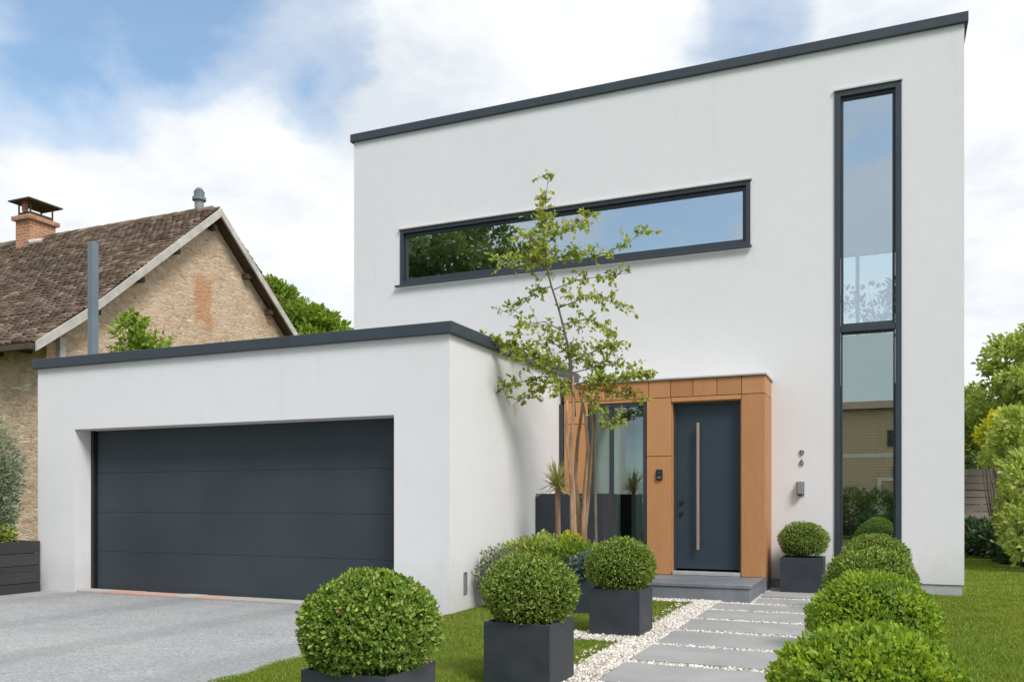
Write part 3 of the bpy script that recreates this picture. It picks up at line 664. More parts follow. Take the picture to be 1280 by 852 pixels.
# ------------------------------------------------------------------ potted box balls
def potted_ball(x, y, label, pw=.44, ph=.40, r=(.31, .31, .26), cz=.58, n=8500, leaf=.021, mat='box_leaf', z0=0.0, ph_=0.0, group='box balls in square planters', tips=500):
    r0 = empty('potted_boxwood', (x, y, z0)); tag(r0, label, 'potted plant', group)
    mb = MB(); h = pw / 2; t = .022
    mb.box(x - h, x + h, y - h, y - h + t, z0, z0 + ph); mb.box(x - h, x + h, y + h - t, y + h, z0, z0 + ph)
    mb.box(x - h, x - h + t, y - h + t, y + h - t, z0, z0 + ph); mb.box(x + h - t, x + h, y - h + t, y + h - t, z0, z0 + ph)
    mb.box(x - h + t, x + h - t, y - h + t, y + h - t, z0, z0 + .03)
    mb.build('planter', 'planter', r0, bevel=.003)
    MB().box(x - h + t + .001, x + h - t - .001, y - h + t + .001, y + h - t - .001, z0 + .031, z0 + ph - .04).build('soil', 'soil', r0)
    c = np.array([x, y, z0 + cz]); R = np.array(r)
    ellipsoid('shade_core', c, R * .82, 'dark_core', r0, amp=.03, ph=ph_)  # solid dark core, its colour stands for shade between the leaves
    U = rand_dirs(n); U = U[U[:, 2] > -.8]
    rad = 1 + lump(U, 4, .035, ph_) + lump(U, 11, .026, ph_ + 1) + lump(U, 23, .016, ph_ + 2)
    gp = np.sin(U[:, 0] * 17 + ph_) * np.sin(U[:, 1] * 19 + 2 * ph_) * np.sin(U[:, 2] * 21) ; kp = gp < .55 + RNG.normal(0, .15, len(U)); U = U[kp]; rad = rad[kp]
    depth = RNG.uniform(.82, 1.0, len(U)) * rad
    P = c + U * R * depth[:, None]
    D = U * .8 + rand_dirs(len(U)) * .9 + np.array([0, 0, .25])
    v1, f1 = leaf_mesh(P, D, leaf, .58, up=U)
    U2 = rand_dirs(tips); U2 = U2[U2[:, 2] > -.3]; rad2 = 1 + lump(U2, 4, .03, ph_) + lump(U2, 11, .018, ph_ + 1)
    v2, f2 = leaf_mesh(c + U2 * R * rad2[:, None], U2 + rand_dirs(len(U2)) * .4 + np.array([0, 0, .4]), leaf * 1.2, .4)
    np_obj('foliage', np.concatenate([v1, v2]), [np.concatenate([f1, f2 + len(v1)])], mat, r0)
    return r0
potted_ball(-2.14, 3.33, 'largest looking box ball, in front of the garage door beside the driveway edge', n=23000, leaf=.0205, mat='box_leaf_big', r=(.312, .312, .255), cz=.572, ph_=.5)
potted_ball(-2.04, 5.02, 'box ball in the fully visible planter on the grass before the garage side wall', n=15000, leaf=.018, ph_=1.3, r=(.30, .30, .24), cz=.575)
potted_ball(-2.06, 7.18, 'box ball in a planter standing at the pebble strip left of the doorstep', n=12000, leaf=.019, ph_=2.2, r=(.295, .295, .245), cz=.58)
potted_ball(-.88, 11.22, 'small box ball in a planter against the white wall right of the wood entrance', pw=.5, ph=.45, r=(.30, .30, .23), cz=.65, n=8000, leaf=.019, z0=.0, ph_=3.1)
potted_ball(-.035, 2.9, 'nearest box ball of the right row, with fresh yellow green leaves', n=26000, leaf=.0205, mat='box_leaf_yellow', r=(.315, .315, .25), cz=.50, ph_=4.0, tips=1200)
potted_ball(-.03, 4.42, 'second nearest box ball of the right row beside the slab path', n=19000, leaf=.0185, mat='box_leaf_yellow', r=(.305, .305, .25), cz=.55, ph_=5.0)
potted_ball(-.06, 6.75, 'third box ball of the right row counted from the front', n=12000, leaf=.02, r=(.315, .315, .245), cz=.555, ph_=6.0)
potted_ball(-.04, 9.3, 'farthest box ball of the right row, in front of the tall window', n=10000, leaf=.02, r=(.32, .32, .245), cz=.56, ph_=7.0)

# ------------------------------------------------------------------ bed beside the garage
mb = MB(); a, b, c0, d0, zt = -3.985, -3.10, 10.02, 10.6, 1.235
mb.box(a, b, c0, c0 + .03, 0, zt).box(a, b, d0 - .03, d0, 0, zt).box(a, a + .03, c0 + .03, d0 - .03, 0, zt).box(b - .03, b, c0 + .03, d0 - .03, 0, zt)
tp = mb.build('tall_planter', 'planter', bevel=.004); tag(tp, 'tall dark rectangular planter beside the entrance, behind the tree stems', 'planter')
MB().box(a + .032, b - .032, c0 + .032, d0 - .032, .5, zt - .06).build('soil', 'soil', tp)

def bush(name, label, cat, blobs, n, leaf, mat, aspect=.5, group=None, core=None, stems=True, bias=1.0, up=.3, gap=None):
    base = blobs[0]; r0 = empty(name, (base[0], base[1], 0)); tag(r0, label, cat, group)
    P = []; D = []; tot = sum(b[3] * b[4] for b in blobs)
    for bx, by, bz, rx, rz in blobs:
        k = int(n * rx * rz / tot); U = rand_dirs(k); rr = RNG.uniform(0.25, 1, (k, 1)) ** .45
        rad = (1 + lump(U, 5, .1, bx * 3) + lump(U, 12, .07, by))[:, None]
        P.append(np.array([bx, by, bz]) + U * rr * rad * np.array([rx, rx, rz])); D.append(U + rand_dirs(k) * .8 * bias + np.array([0, 0, up]))
    P = np.concatenate(P); D = np.concatenate(D)
    if gap:
        s = gap; q = np.sin(P[:, 0] * s) * np.sin(P[:, 1] * s * 1.1 + 1) * np.sin(P[:, 2] * s * 1.3 + 2) + .5 * np.sin(P[:, 0] * s * 2.3 + P[:, 2] * s * 1.9)
        k = q > -.28 + RNG.normal(0, .12, len(q)); P = P[k]; D = D[k]
    k = P[:, 2] > 0.02; P = P[k]; D = D[k]
    v, f = leaf_mesh(P, D, leaf, aspect); 
    tb = MB()
    for bx, by, bz, rx, rz in blobs:
        for _ in range(5 if stems else 1):
            e = (bx + random.uniform(-.6, .6) * rx, by + random.uniform(-.6, .6) * rx, bz + random.uniform(-.2, .6) * rz)
            s0 = (base[0] + random.uniform(-.05, .05), base[1] + random.uniform(-.05, .05), 0)
            md = ((s0[0] * .35 + e[0] * .65), (s0[1] * .35 + e[1] * .65), e[2] * .5)
            r1 = .008 + .012 * rx; tb.tube([s0, md, e], [r1 * 1.6, r1, r1 * .4], 6)
    tb.build('stem', 'bark_grey', r0, smooth=True)
    np_obj('foliage', v, [f], mat, r0); return r0
bush('flowering_shrub', 'yellow green leafy shrub by the garage side wall behind the box balls', 'shrub', [(-3.35, 8.75, .52, .30, .25), (-3.6, 8.7, .50, .26, .24), (-3.15, 8.9, .5, .22, .25)], 5200, .045, 'lime_leaf', .5)
bush('low_shrub', 'bright green shrub with yellow tips in front of the tree stems', 'shrub', [(-3.0, 8.5, .5, .24, .26), (-2.85, 8.7, .42, .22, .26)], 3600, .042, 'tree_leaf', .5)
bush('low_shrub', 'pale shrub squeezed against the white garage side wall', 'shrub', [(-3.72, 8.3, .38, .24, .28)], 1800, .04, 'olive_leaf', .45)
bush('yellow_shrub', 'small yellow leaved shrub between the tree stems', 'shrub', [(-3.12, 8.85, .68, .12, .12)], 420, .045, 'yellow_leaf', .5)
def blue_pot():
    x, y = -2.78, 8.4; r0 = empty('potted_shrub', (x, y, 0)); tag(r0, 'blue grey shrub in a dark planter half hidden behind a box ball', 'potted plant')
    h = .2; MB().box(x - h, x + h, y - h, y + h, 0, .39).build('planter', 'planter', r0, bevel=.004)
    U = rand_dirs(1500); U[:, 2] = np.abs(U[:, 2]); P = np.array([x, y, .38]) + U * np.array([.24, .24, .22]) * RNG.uniform(.3, 1, (1500, 1)) ** .5
    v, f = leaf_mesh(P, U + rand_dirs(1500) * .6, .05, .5); np_obj('foliage', v, [f], 'blue_leaf', r0)
blue_pot()
def cordyline():
    b = at(699, 640, 9.3); r0 = empty('cordyline', (b.x, b.y, 0)); tag(r0, 'small spiky palm like plant on a bare stem left of the tree', 'plant')
    t = at(697, 612, 9.3); MB().tube([(b.x, b.y, 0), (b.x - .01, b.y, .6), (t.x, t.y, t.z - .03), (t.x, t.y, t.z + .06)], [.035, .03, .03, .02], 10).build('stem', 'bark_young', r0, smooth=True)
    V = []; Fq = []
    for k in range(150):
        a = random.uniform(0, 6.28); el = random.uniform(-.1, 1.35); l = random.uniform(.22, .42)
        a += 0; d = Vector((math.cos(a) * math.cos(el), math.sin(a) * math.cos(el), math.sin(el))); w = d.cross(Vector((0, 0, 1))).normalized()
        c = Vector((t.x, t.y, t.z + random.uniform(-.02, .08))); n = len(V)
        for s, ww in ((.0, .006), (.35, .011), (.7, .008), (1, .001)):
            p = c + d * l * s + Vector((0, 0, -.10 * s * s * l * 3 * math.cos(el))); V += [tuple(p - w * ww), tuple(p + w * ww)]
        for i in range(3): Fq.append((n + 2 * i, n + 2 * i + 1, n + 2 * i + 3, n + 2 * i + 2))
    np_obj('leaves', np.array(V), [np.array(Fq)], 'spiky_leaf', r0)
cordyline()

# young multi stem tree
def young_tree():
    TY = 9.0; b = at(724, 700, TY); r0 = empty('young_tree', (b.x, TY, 0)); tag(r0, 'slender multi stemmed young tree with airy leaves before the entrance', 'tree')
    def pp(l, dy0=0, dy1=0): return [at(x, y, TY + dy0 + (dy1 - dy0) * i / (len(l) - 1)) for i, (x, y) in enumerate(l)]
    tr = MB(); base = Vector((b.x, TY, 0))
    def stem(l, r, dy0, dy1):
        p = pp(l, dy0, dy1); p0 = Vector((p[0].x, p[0].y, 0)); pts = [p0] + p
        tr.tube(pts, [r[0]] + [r[0] + (r[1] - r[0]) * i / (len(p) - 1) for i in range(len(p))], 8)
    stem([(719, 680), (717, 620), (713, 560), (717, 515), (716, 470)], (.027, .014), -.1, 0)
    stem([(727, 680), (731, 610), (735, 560), (732, 520), (722, 480)], (.026, .014), .05, 0)
    stem([(724, 640), (719, 600), (722, 550), (727, 515), (730, 485)], (.026, .015), .2, .15)
    stem([(731, 660), (737, 600), (742, 540), (738, 500)], (.028, .016), .12, .1)
    stem([(715, 690), (714, 600), (708, 545), (709, 500)], (.022, .013), -.18, -.1)
    ld = MB(); ld.tube(pp([(718, 520), (715, 470), (709, 428), (699, 388), (689, 357), (683, 332), (680, 300), (681, 262), (686, 214)]), [.020, .017, .014, .012, .011, .010, .008, .005, .003], 8); ld.build('leader', 'bark_grey', r0, smooth=True)
    tr.build('trunk', 'bark_young', r0, smooth=True)
    MB().tube([Vector((at(743, 680, TY).x, TY + .1, 0)), at(743, 560, TY + .1), at(744, 498, TY + .1)], [.016] * 3, 8).build('stake', 'bark_grey', r0)
    br = MB(); P = []; D = []; PA = []; DA = []
    def branch(l, w, n, dy, sp=11, r=.007, dens=1.0, autumn=False):
        p = pp(l, 0, dy); br.tube(p, [r * (1 - .8 * i / (len(p) - 1)) for i in range(len(p))], 5)
        segs = [(p[i + 1] - p[i]).length for i in range(len(p) - 1)]; T = sum(segs)
        for k in range(n):
            # side twig bearing a handful of leaves
            s = (.12 + .88 * random.random()) * T; w_ = w * 2.0; i = 0
            while i < len(segs) - 1 and s > segs[i]: s -= segs[i]; i += 1
            q = p[i].lerp(p[i + 1], min(1, s / segs[i])); d = Vector(rand_dirs(1)[0]); d.z = d.z * .7 + .05
            tl = w_ * random.uniform(.2, 1.0); e = q + d * tl; br.tube([q, e], [.0028, .0012], 4, False)
            m = random.randint(4, 9)
            for j in range(m):
                c = q.lerp(e, .35 + .75 * j / m) ; g = d * .5 + Vector(rand_dirs(1)[0]) + Vector((0, 0, -.15))
                (PA if autumn else P).append(tuple(c)); (DA if autumn else D).append(tuple(g))
    B = branch
    B([(680, 300), (681, 262), (686, 214)], .10, 44, 0)
    B([(683, 332), (680, 300), (682, 270)], .17, 44, -.1)
    B([(685, 335), (660, 322), (640, 332), (628, 322)], .15, 46, -.3)
    B([(684, 318), (668, 300), (650, 292)], .13, 22, .3)
    B([(684, 325), (712, 318), (750, 318), (785, 305), (804, 286)], .12, 55, .2)
    B([(683, 305), (700, 290), (722, 283), (744, 264)], .12, 34, -.3)
    B([(690, 358), (670, 362), (648, 385), (634, 396)], .12, 26, .3)
    B([(692, 362), (720, 350), (755, 345), (790, 341)], .11, 36, .35)
    B([(698, 385), (730, 372), (755, 372), (778, 384)], .13, 34, -.4)
    B([(704, 405), (735, 398), (762, 412), (768, 428)], .13, 34, .3)
    B([(706, 415), (680, 402), (655, 405), (640, 418)], .13, 30, -.4)
    B([(712, 440), (690, 428), (660, 432), (640, 440), (615, 425)], .12, 34, .3)
    B([(714, 455), (690, 452), (660, 438), (630, 428), (604, 420)], .07, 90, -.35)
    B([(715, 462), (680, 458), (650, 446), (625, 436)], .09, 40, -.5)
    B([(716, 478), (680, 470), (640, 480), (612, 492), (597, 494)], .11, 52, -.2)
    B([(716, 485), (690, 482), (662, 492), (642, 506)], .11, 30, .3)
    B([(716, 450), (740, 440), (765, 430), (772, 445)], .14, 40, .1)
    B([(716, 466), (745, 458), (775, 455), (795, 462)], .11, 34, .4)
    B([(720, 480), (750, 472), (785, 470), (812, 468)], .07, 60, -.3)
    B([(720, 485), (750, 488), (780, 493), (808, 498)], .08, 26, -.2)
    B([(714, 470), (706, 480), (700, 497)], .12, 28, -.1)
    B([(728, 490), (742, 500), (757, 522), (780, 530)], .10, 34, -.3)
    B([(722, 484), (748, 482), (775, 482), (798, 490)], .08, 26, -.1, autumn=True)
    B([(716, 460), (712, 440), (704, 415)], .14, 34, .2)
    br.build('branch', 'bark_grey', r0)
    v, f = leaf_mesh(np.array(P), np.array(D), .046, .62, .15); np_obj('crown', v, [f], 'birch_leaf', r0)
    v, f = leaf_mesh(np.array(PA), np.array(DA), .048, .6, .15); np_obj('crown', v, [f], 'autumn_leaf', r0)
young_tree()

# ------------------------------------------------------------------ raised bed at far left
rb = empty('raised_bed', (-10.6, 7.2, 0)); tag(rb, 'black plank raised bed left of the white garage', 'raised bed')
mb = MB()
for k in range(4): mb.box(-9.93, -9.88, 3.5, 7.66, .02 + k * .155, .168 + k * .155)
for k in range(4): mb.box(-13.0, -9.932, 7.61, 7.66, .02 + k * .155, .168 + k * .155)
mb.build('plank', 'dark_board', rb, bevel=.004)
mb = MB(); mb.box(-9.81, -9.77, 3.5, 7.58, .0, .115).box(-9.81, -9.77, 3.5, 7.58, .122, .235); mb.box(-9.878, -9.812, 3.5, 7.58, .19, .225)
mb.build('step_board', 'dark_board', rb, bevel=.004)
MB().box(-13, -9.933, 3.5, 7.605, 0, .58).build('soil', 'soil', rb)
bush('olive_bush', 'silvery green olive like bush rising from the black raised bed', 'bush', [(-10.62, 7.3, 1.62, .55, .62), (-10.3, 7.35, 1.4, .3, .4), (-10.9, 7.2, 1.2, .6, .6), (-10.45, 7.3, 1.05, .38, .42), (-10.2, 7.3, .95, .22, .3)], 17000, .06, 'olive_leaf', .24)
bush('bed_shrub', 'low bright green shrub along the edge of the black raised bed', 'shrub', [(-10.2, 7.25, .70, .24, .18), (-10.3, 6.8, .7, .3, .17), (-10.7, 7.3, .75, .4, .22)], 4600, .05, 'lime_leaf', .45)

# ------------------------------------------------------------------ neighbour's stone house
nb = empty('stone_house', (-17, 14.8, 0)); tag(nb, 'old stone house with steep brown tiled roof behind the garage', 'house')
GXW = -13.7; GXV = -13.42
prof = [(10.30, 3.90), (11.41, 4.72), (14.80, 7.60), (18.2, 4.72), (19.3, 3.88)]
mb = MB()
wp = [(10.75, 0), (10.75, 4.10), (11.45, 4.62), (14.8, 7.47), (18.15, 4.62), (18.85, 4.05), (18.85, 0)]
mb.prism([(GXW, y, z) for y, z in wp], (-16.5, 0, 0)); mb.build('wall', 'stone', nb)
# roof deck + tiles
mb = MB(); th = .10
low = [(y, z - th) for y, z in prof]
mb.prism([(GXV - .03, y, z) for y, z in prof] + [(GXV - .03, y, z) for y, z in reversed(low)], (-17.2, 0, 0))
roof = mb.build('roof', 'beam', nb)
V = []; Fq = []
def course(p0, p1, rows, X0, X1, tw=.17):
    (ya, za), (yb, zb) = p0, p1; ln = math.hypot(yb - ya, zb - za); uy, uz = (yb - ya) / ln, (zb - za) / ln
    ny, nz = -uz * (1 if yb > ya else -1), abs(uy)
    for r in range(rows):
        s0 = ln * r / rows - .02; s1 = ln * (r + 1) / rows + .04; off = (r % 2) * tw / 2
        x = X0 - off - tw
        while x < X1 + .001:
            xa = max(x, X0); xb = min(x + tw - .006, X1)
            if xb - xa > .03:
                j = random.uniform(-.012, .012); l0 = .045 + random.uniform(0, .022); l1 = .006; n = len(V); sag = .03 * math.sin(x * 1.3) * math.sin(s0 * 2)
                for xx in (xa, xb):
                    for (s, l) in ((s0 + j, .004), (s0 + j, l0), (s1, l1 + .006), (s1, -.01)):
                        V.append((xx, ya + uy * s + ny * (l + sag), za + uz * s + nz * (l + sag)))
                Fq.extend([(n, n + 1, n + 5, n + 4), (n + 1, n + 2, n + 6, n + 5), (n, n + 3, n + 2, n + 1), (n + 4, n + 5, n + 6, n + 7)])
            x += tw
course(prof[0], prof[1], 10, -24.5, GXV + .01); course(prof[1], prof[2], 33, -24.5, GXV + .01)
course(prof[4], prof[2], 30, -24.5, GXV + .01, .3)
np_obj('tiles', np.array(V), [np.array(Fq)], 'tiles', roof)
mb = MB(); x = -24.5
while x < GXV - .3: mb.tube([(x, 14.8, 7.56 + random.uniform(-.01, .01)), (x + .36, 14.8, 7.585)], [.115, .10], 10); x += .34
mb.build('ridge_tiles', 'tiles', roof)
mb = MB()
for (a, b) in zip(prof[:-1], prof[1:]):
    mb.prism([(GXV + .012, a[0], a[1] + .0), (GXV + .012, b[0], b[1] + .0), (GXV + .012, b[0], b[1] - .19), (GXV + .012, a[0], a[1] - .17)], (.04, 0, 0))
mb.build('verge_board', 'verge', nb)
mb = MB()
for py_, pz in ((11.7, 4.82), (12.75, 5.68), (13.7, 6.5), (15.9, 6.5), (16.7, 5.82), (17.6, 5.05), (14.8, 7.32)):
    MB().box(GXW, GXV - .10, py_ - .06, py_ + .06, pz - .17, pz - .07).build('beam_end', 'beam', nb)
for k in range(14): MB().box(-14.2 - k * .75, -14.08 - k * .75, 10.38, 10.76, 3.80, 3.92).build('rafter_end', 'beam', nb)
mb = MB()
mb.box(-23.0, GXV + .0, 10.20, 10.30, 3.76, 3.86); mb.build('gutter', 'beam', nb)
MB().box(GXW + .002, GXW + .09, 10.95, 11.07, 3.4, 4.1).build('downpipe', 'yellow_leaf' if False else 'verge', nb)
# chimney
cx0, cx1, cy0, cy1 = -19.36, -18.86, 14.35, 15.05
ch = MB().box(cx0, cx1, cy0, cy1, 6.6, 7.95).box(cx0 - .07, cx1 + .07, cy0 - .07, cy1 + .07, 7.952, 8.05).build('chimney', 'brick', nb)
mb = MB().box(cx0 + .05, cx1 - .05, cy0 + .05, cy1 - .05, 8.052, 8.16); mb.build('chimney_pot', 'beam', ch)
mb = MB()
for a, b in ((cx0 + .05, cy0 + .05), (cx1 - .05, cy0 + .05), (cx0 + .05, cy1 - .05), (cx1 - .05, cy1 - .05)): MB().tube([(a, b, 8.05), (a, b, 8.40)], .02, 6).build('cowl_post', 'beam', ch)
MB().box((cx0 + cx1) / 2 - .06, (cx0 + cx1) / 2 + .06, cy0 + .02, cy0 + .10, 8.165, 8.40).build('brick_pier', 'brick', ch)
mb = MB(); n = len(mb.v); e = .12
mb.box(cx0 - e, cx1 + e, cy0 - e, cy1 + e, 8.402, 8.43)
xm, ym = (cx0 + cx1) / 2, (cy0 + cy1) / 2
mb.v += [(cx0 - e, cy0 - e, 8.431), (cx1 + e, cy0 - e, 8.431), (cx1 + e, cy1 + e, 8.431), (cx0 - e, cy1 + e, 8.431), (xm, ym, 8.56)]
mb.f += [(8, 9, 12), (9, 10, 12), (10, 11, 12), (11, 8, 12)]
mb.build('cowl', 'beam', ch)
mb = MB().tube([(cx1 + .02, cy0 - .05, 7.35), (cx1 + .12, cy0 + .1, 7.42), (cx1 + .12, cy1, 7.62)], [.07, .06, .05], 8); mb.build('flashing', 'verge', ch)
p = at(249, 262, 14.9)
mb = MB().tube([(p.x, 14.9, 7.5), (p.x, 14.9, p.z + .22)], [.10, .10], 12); pv = mb.build('vent_pipe', 'grey_metal', nb, smooth=False)
mb = MB().tube([(p.x, 14.9, p.z + .2), (p.x, 14.9, p.z + .27)], [.15, .15], 12).tube([(p.x, 14.9, p.z + .27), (p.x, 14.9, p.z + .40)], [.11, .12], 12).tube([(p.x, 14.9, p.z + .42), (p.x, 14.9, p.z + .48)], [.10, .06], 12)
mb.build('vent_cowl', 'post_paint', pv)

p = at(116, 303, 9.5)
mb = MB().box(p.x - .055, p.x + .055, 9.45, 9.56, 0, p.z)
o = mb.build('steel_post', 'post_paint', bevel=.005); tag(o, 'plain grey square steel post rising behind the left end of the garage roof', 'post')

# ------------------------------------------------------------------ trees and bushes
def tree(name, label, base, h, blobs, n, leaf, mat, aspect=.55, tr=.15, group=None, gap=2.2, bark='bark_grey', cat='tree'):
    r0 = empty(name, base); tag(r0, label, cat, group)
    bx, by, bz = base; tb = MB(); top = Vector((bx, by, h * .75))
    tb.tube([(bx, by, bz), (bx + .05 * h * .2, by, h * .25), (bx - .02 * h, by, h * .5), top], [tr * 1.25, tr, tr * .7, tr * .3], 10)
    P = []; D = []; tot = sum(b[3] * b[4] for b in blobs)
    for x, y, z, rx, rz in blobs:
        s = Vector((bx, by, h * random.uniform(.3, .55))); e = Vector((x, y, z)); md = s.lerp(e, .5) + Vector((0, 0, .1 * h * random.random()))
        tb.tube([s, md, e], [tr * .45, tr * .28, tr * .1], 7)
        # sub limbs with leaf clumps at their ends
        k = max(6, int(26 * rx)); nl = int(n * rx * rz / tot / k)
        for _ in range(k):
            U = rand_dirs(1)[0]; rr = random.random() ** .45; c = np.array([x, y, z]) + U * rr * np.array([rx, rx, rz])
            tb.tube([e, tuple(c)], [tr * .08, tr * .02], 4, False)
            cr = RNG.uniform(.16, .34) * (rx ** .5); V_ = rand_dirs(nl); q = RNG.uniform(.1, 1, (nl, 1)) ** .5
            P.append(c + V_ * q * cr * np.array([1.15, 1.15, .75])); D.append(V_ + rand_dirs(nl) * .8 + U * .5)
    tb.build('trunk', bark, r0, smooth=True)
    v, f = leaf_mesh(np.concatenate(P), np.concatenate(D), leaf, aspect); np_obj('crown', v, [f], mat, r0); return r0
# behind the gable
tree('broadleaf_tree', 'bright green tree crown showing right of the stone gable', (-18.2, 26, 0), 9, [(-20.9, 26, 8.3, 1.4, 1.2), (-19.7, 26, 7.8, 1.4, 1.15), (-18.6, 26, 7.0, 1.3, 1.1), (-17.5, 26, 6.2, 1.3, 1.0), (-19.0, 26, 6.0, 2.4, 1.5), (-21.2, 26, 7.0, 1.6, 1.6)], 27000, .17, 'tree_leaf', tr=.25)
q = at(172, 415, 10.6)
tree('sapling', 'small leafy sapling poking above the left end of the garage roof', (q.x, 10.6, 0), 4.0, [(q.x - .05, 10.6, q.z + .12, .30, .22), (q.x + .18, 10.6, q.z - .15, .32, .2), (q.x - .1, 10.6, q.z - .25, .3, .15), (q.x, 10.6, q.z - .6, .4, .4)], 1500, .085, 'tree_leaf', tr=.03)
# right side: fence, hedge plants, trees
fn = empty('timber_fence', (4, 21.4, 0)); tag(fn, 'weathered horizontal board fence at the back of the lawn', 'fence')
mb = MB(); random.seed(5)
for k in range(11):
    z0 = .12 + k * .158; x = .9
    while x < 9:
        l = random.choice((1.8, 1.8, .9)); mb.box(x, x + l - .01, 21.40 + random.uniform(0, .02), 21.43 + random.uniform(0, .01), z0, z0 + .145); x += l
mb.build('boards', 'weathered', fn)
for k in range(5): MB().box(2.62 + k * 1.8 - .05, 2.62 + k * 1.8 + .05, 21.44, 21.53, 0, 1.9).build('post', 'weathered', fn)
def R(px, py, Y): p = at(px, py, Y); return p.x, p.y, p.z
def blobs_px(l): return [(*R(px, py, Y), r, rz) for px, py, Y, r, rz in l]
tree('broadleaf_tree', 'tall airy tree at the right edge behind the fence', (5.2, 24.0, 0), 6.5, blobs_px([(1276, 450, 24, .75, .6), (1292, 470, 23, 1.1, .9), (1258, 478, 24, .65, .35), (1275, 500, 24, 1.1, .5), (1305, 430, 24, 1.0, .8), (1300, 540, 24, 1.3, .9), (1248, 512, 24, .6, .35), (1240, 455, 24, .3, .2), (1250, 440, 24, .35, .2), (1270, 428, 24, .4, .25)]), 11000, .12, 'lime_leaf', tr=.14)
tree('broadleaf_tree', 'rounded mid green tree directly behind the fence next to the white wall', (2.6, 25.5, 0), 4.2, blobs_px([(1212, 508, 25.5, .55, .45), (1224, 528, 25, .7, .6), (1205, 545, 25.5, .9, .6), (1236, 560, 25, .9, .6), (1255, 540, 26, .9, .8)]), 11000, .12, 'lime_leaf', tr=.12)
bush('dark_shrub', 'dark green shrub leaning over the fence top beside the white wall', 'shrub', [(1.8 + .25, 22.1, 1.6, .5, .62), (2.7, 22.2, 1.5, .55, .7), (1.5, 22.2, 1.5, .5, .7)], 6500, .09, 'dark_leaf', .55)
bush('golden_shrub', 'golden yellow shrub rising over the fence', 'shrub', [(*R(1250, 545, 20.6), .42, .38), (*R(1240, 548, 20.6), .26, .2), (*R(1262, 526, 20.6), .45, .26), (*R(1230, 548, 20.6), .2, .14)], 4200, .10, 'yellow_leaf', .5, gap=9)
bush('variegated_shrub', 'large pale variegated shrub at the right edge in front of the fence', 'shrub', [(*R(1270, 560, 18.0), .52, .42), (*R(1284, 540, 18), .6, .5), (*R(1250, 566, 18.6), .35, .22), (*R(1240, 575, 18.6), .2, .14), (*R(1288, 590, 17.5), .5, .5)], 7500, .10, 'lime_leaf', .5, gap=8)
bush('hedge_shrub', 'tall leafy hedge plant along the right side of the lawn', 'hedge', [(*R(1280, 625, 16.8), .38, .45), (*R(1272, 650, 17.2), .34, .35), (*R(1290, 600, 16.4), .45, .5), (*R(1292, 660, 16.0), .5, .6), (*R(1264, 612, 17), .2, .2)], 7000, .085, 'lime_leaf', .5, gap=9)
bush('laurel_shrub', 'glossy dark laurel at the foot of the fence near the white wall', 'shrub', [(*R(1222, 672, 20.2), .46, .3), (*R(1206, 668, 20.4), .4, .3)], 3300, .13, 'glossy_leaf', .36, bias=.8)
bush('laurel_shrub', 'glossy dark laurel in the bed corner at the right edge', 'shrub', [(*R(1250, 676, 19.4), .5, .3), (*R(1272, 688, 18.2), .4, .28), (*R(1284, 695, 17.6), .4, .3)], 4200, .13, 'glossy_leaf', .36, bias=.8)
sheet('planting_bed', [(.95, 19.3), (2.0, 19.2), (2.35, 17.0), (9, 15.0), (9, 21.5), (.95, 21.5)], 0.004, 'soil')

# ------------------------------------------------------------------ across the street (seen in the window reflections)
th_ = empty('tan_house', (-1, -18, 0)); tag(th_, 'tan boarded house across the street, mirrored in the tall window', 'house')
mb = MB().box(-5.5, 7.5, -26, -18, 0, 5.2); mb.build('wall', 'tan', th_)
mb = MB().prism([(-5.9, -17.6, 5.21), (-5.9, -22, 6.0), (-5.9, -26.4, 5.21)], (13.8, 0, 0)); mb.build('roof', 'tiles', th_)
MB().box(-5.6, 7.6, -18.06, -17.99, 3.05, 3.25).build('string_course', 'white_trim', th_)
for xw, zw, ww, hh in ((.55, 3.9, .5, .7), (.75, 2.3, .45, .7), (-3.4, 3.9, 1.1, .9), (3.6, 3.9, 1.1, .9), (-3.4, 1.6, 1.2, 1.1), (4.4, 1.6, 1.2, 1.1)):
    w = MB(); frame_rect(w, xw - ww / 2, xw + ww / 2, zw - hh / 2, zw + hh / 2, .06, -17.99, -17.93); w.f = [tuple(reversed(f)) for f in w.f]
    ww_ = w.build('window', 'white_trim' if zw < 2 else 'anthracite', th_); MB().box(xw - ww / 2 + .06, xw + ww / 2 - .06, -17.98, -17.97, zw - hh / 2 + .06, zw + hh / 2 - .06).build('pane', 'anthracite', ww_)
w = MB(); frame_rect(w, -.1, 1.5, .5, 2.15, .14, -17.6, -17.5); w.build('porch_frame', 'white_trim', th_)
hb = [(x_, -5.2, .75, .7, .78) for x_ in np.arange(-2.4, 4.6, .8)]
bush('street_hedge', 'dark clipped hedge along the street, mirrored low in the tall window', 'hedge', hb, 30000, .07, 'dark_leaf', .5)
tree('broadleaf_tree', 'large dark street tree mirrored in the long upper window', (-16.5, -9, 0), 13, [(-16.5, -9, 11.5, 3.2, 2.6), (-19.5, -9, 10.0, 3.0, 2.4), (-14.0, -9.5, 10.2, 2.4, 2.0), (-17, -8, 8.3, 3.4, 2.0), (-21, -10, 12, 2.6, 2.2), (-12.6, -9, 8.6, 1.6, 1.4)], 34000, .21, 'street_leaf', tr=.2)
ph2 = empty('white_house', (-28, -14, 0)); tag(ph2, 'white gabled house across the street, mirrored low in the long window', 'house')
MB().prism([(-31, -14, 0), (-19, -14, 0), (-19, -14, 8), (-25, -14, 13), (-31, -14, 8)], (0, -8, 0)).build('wall', 'white_trim', ph2)

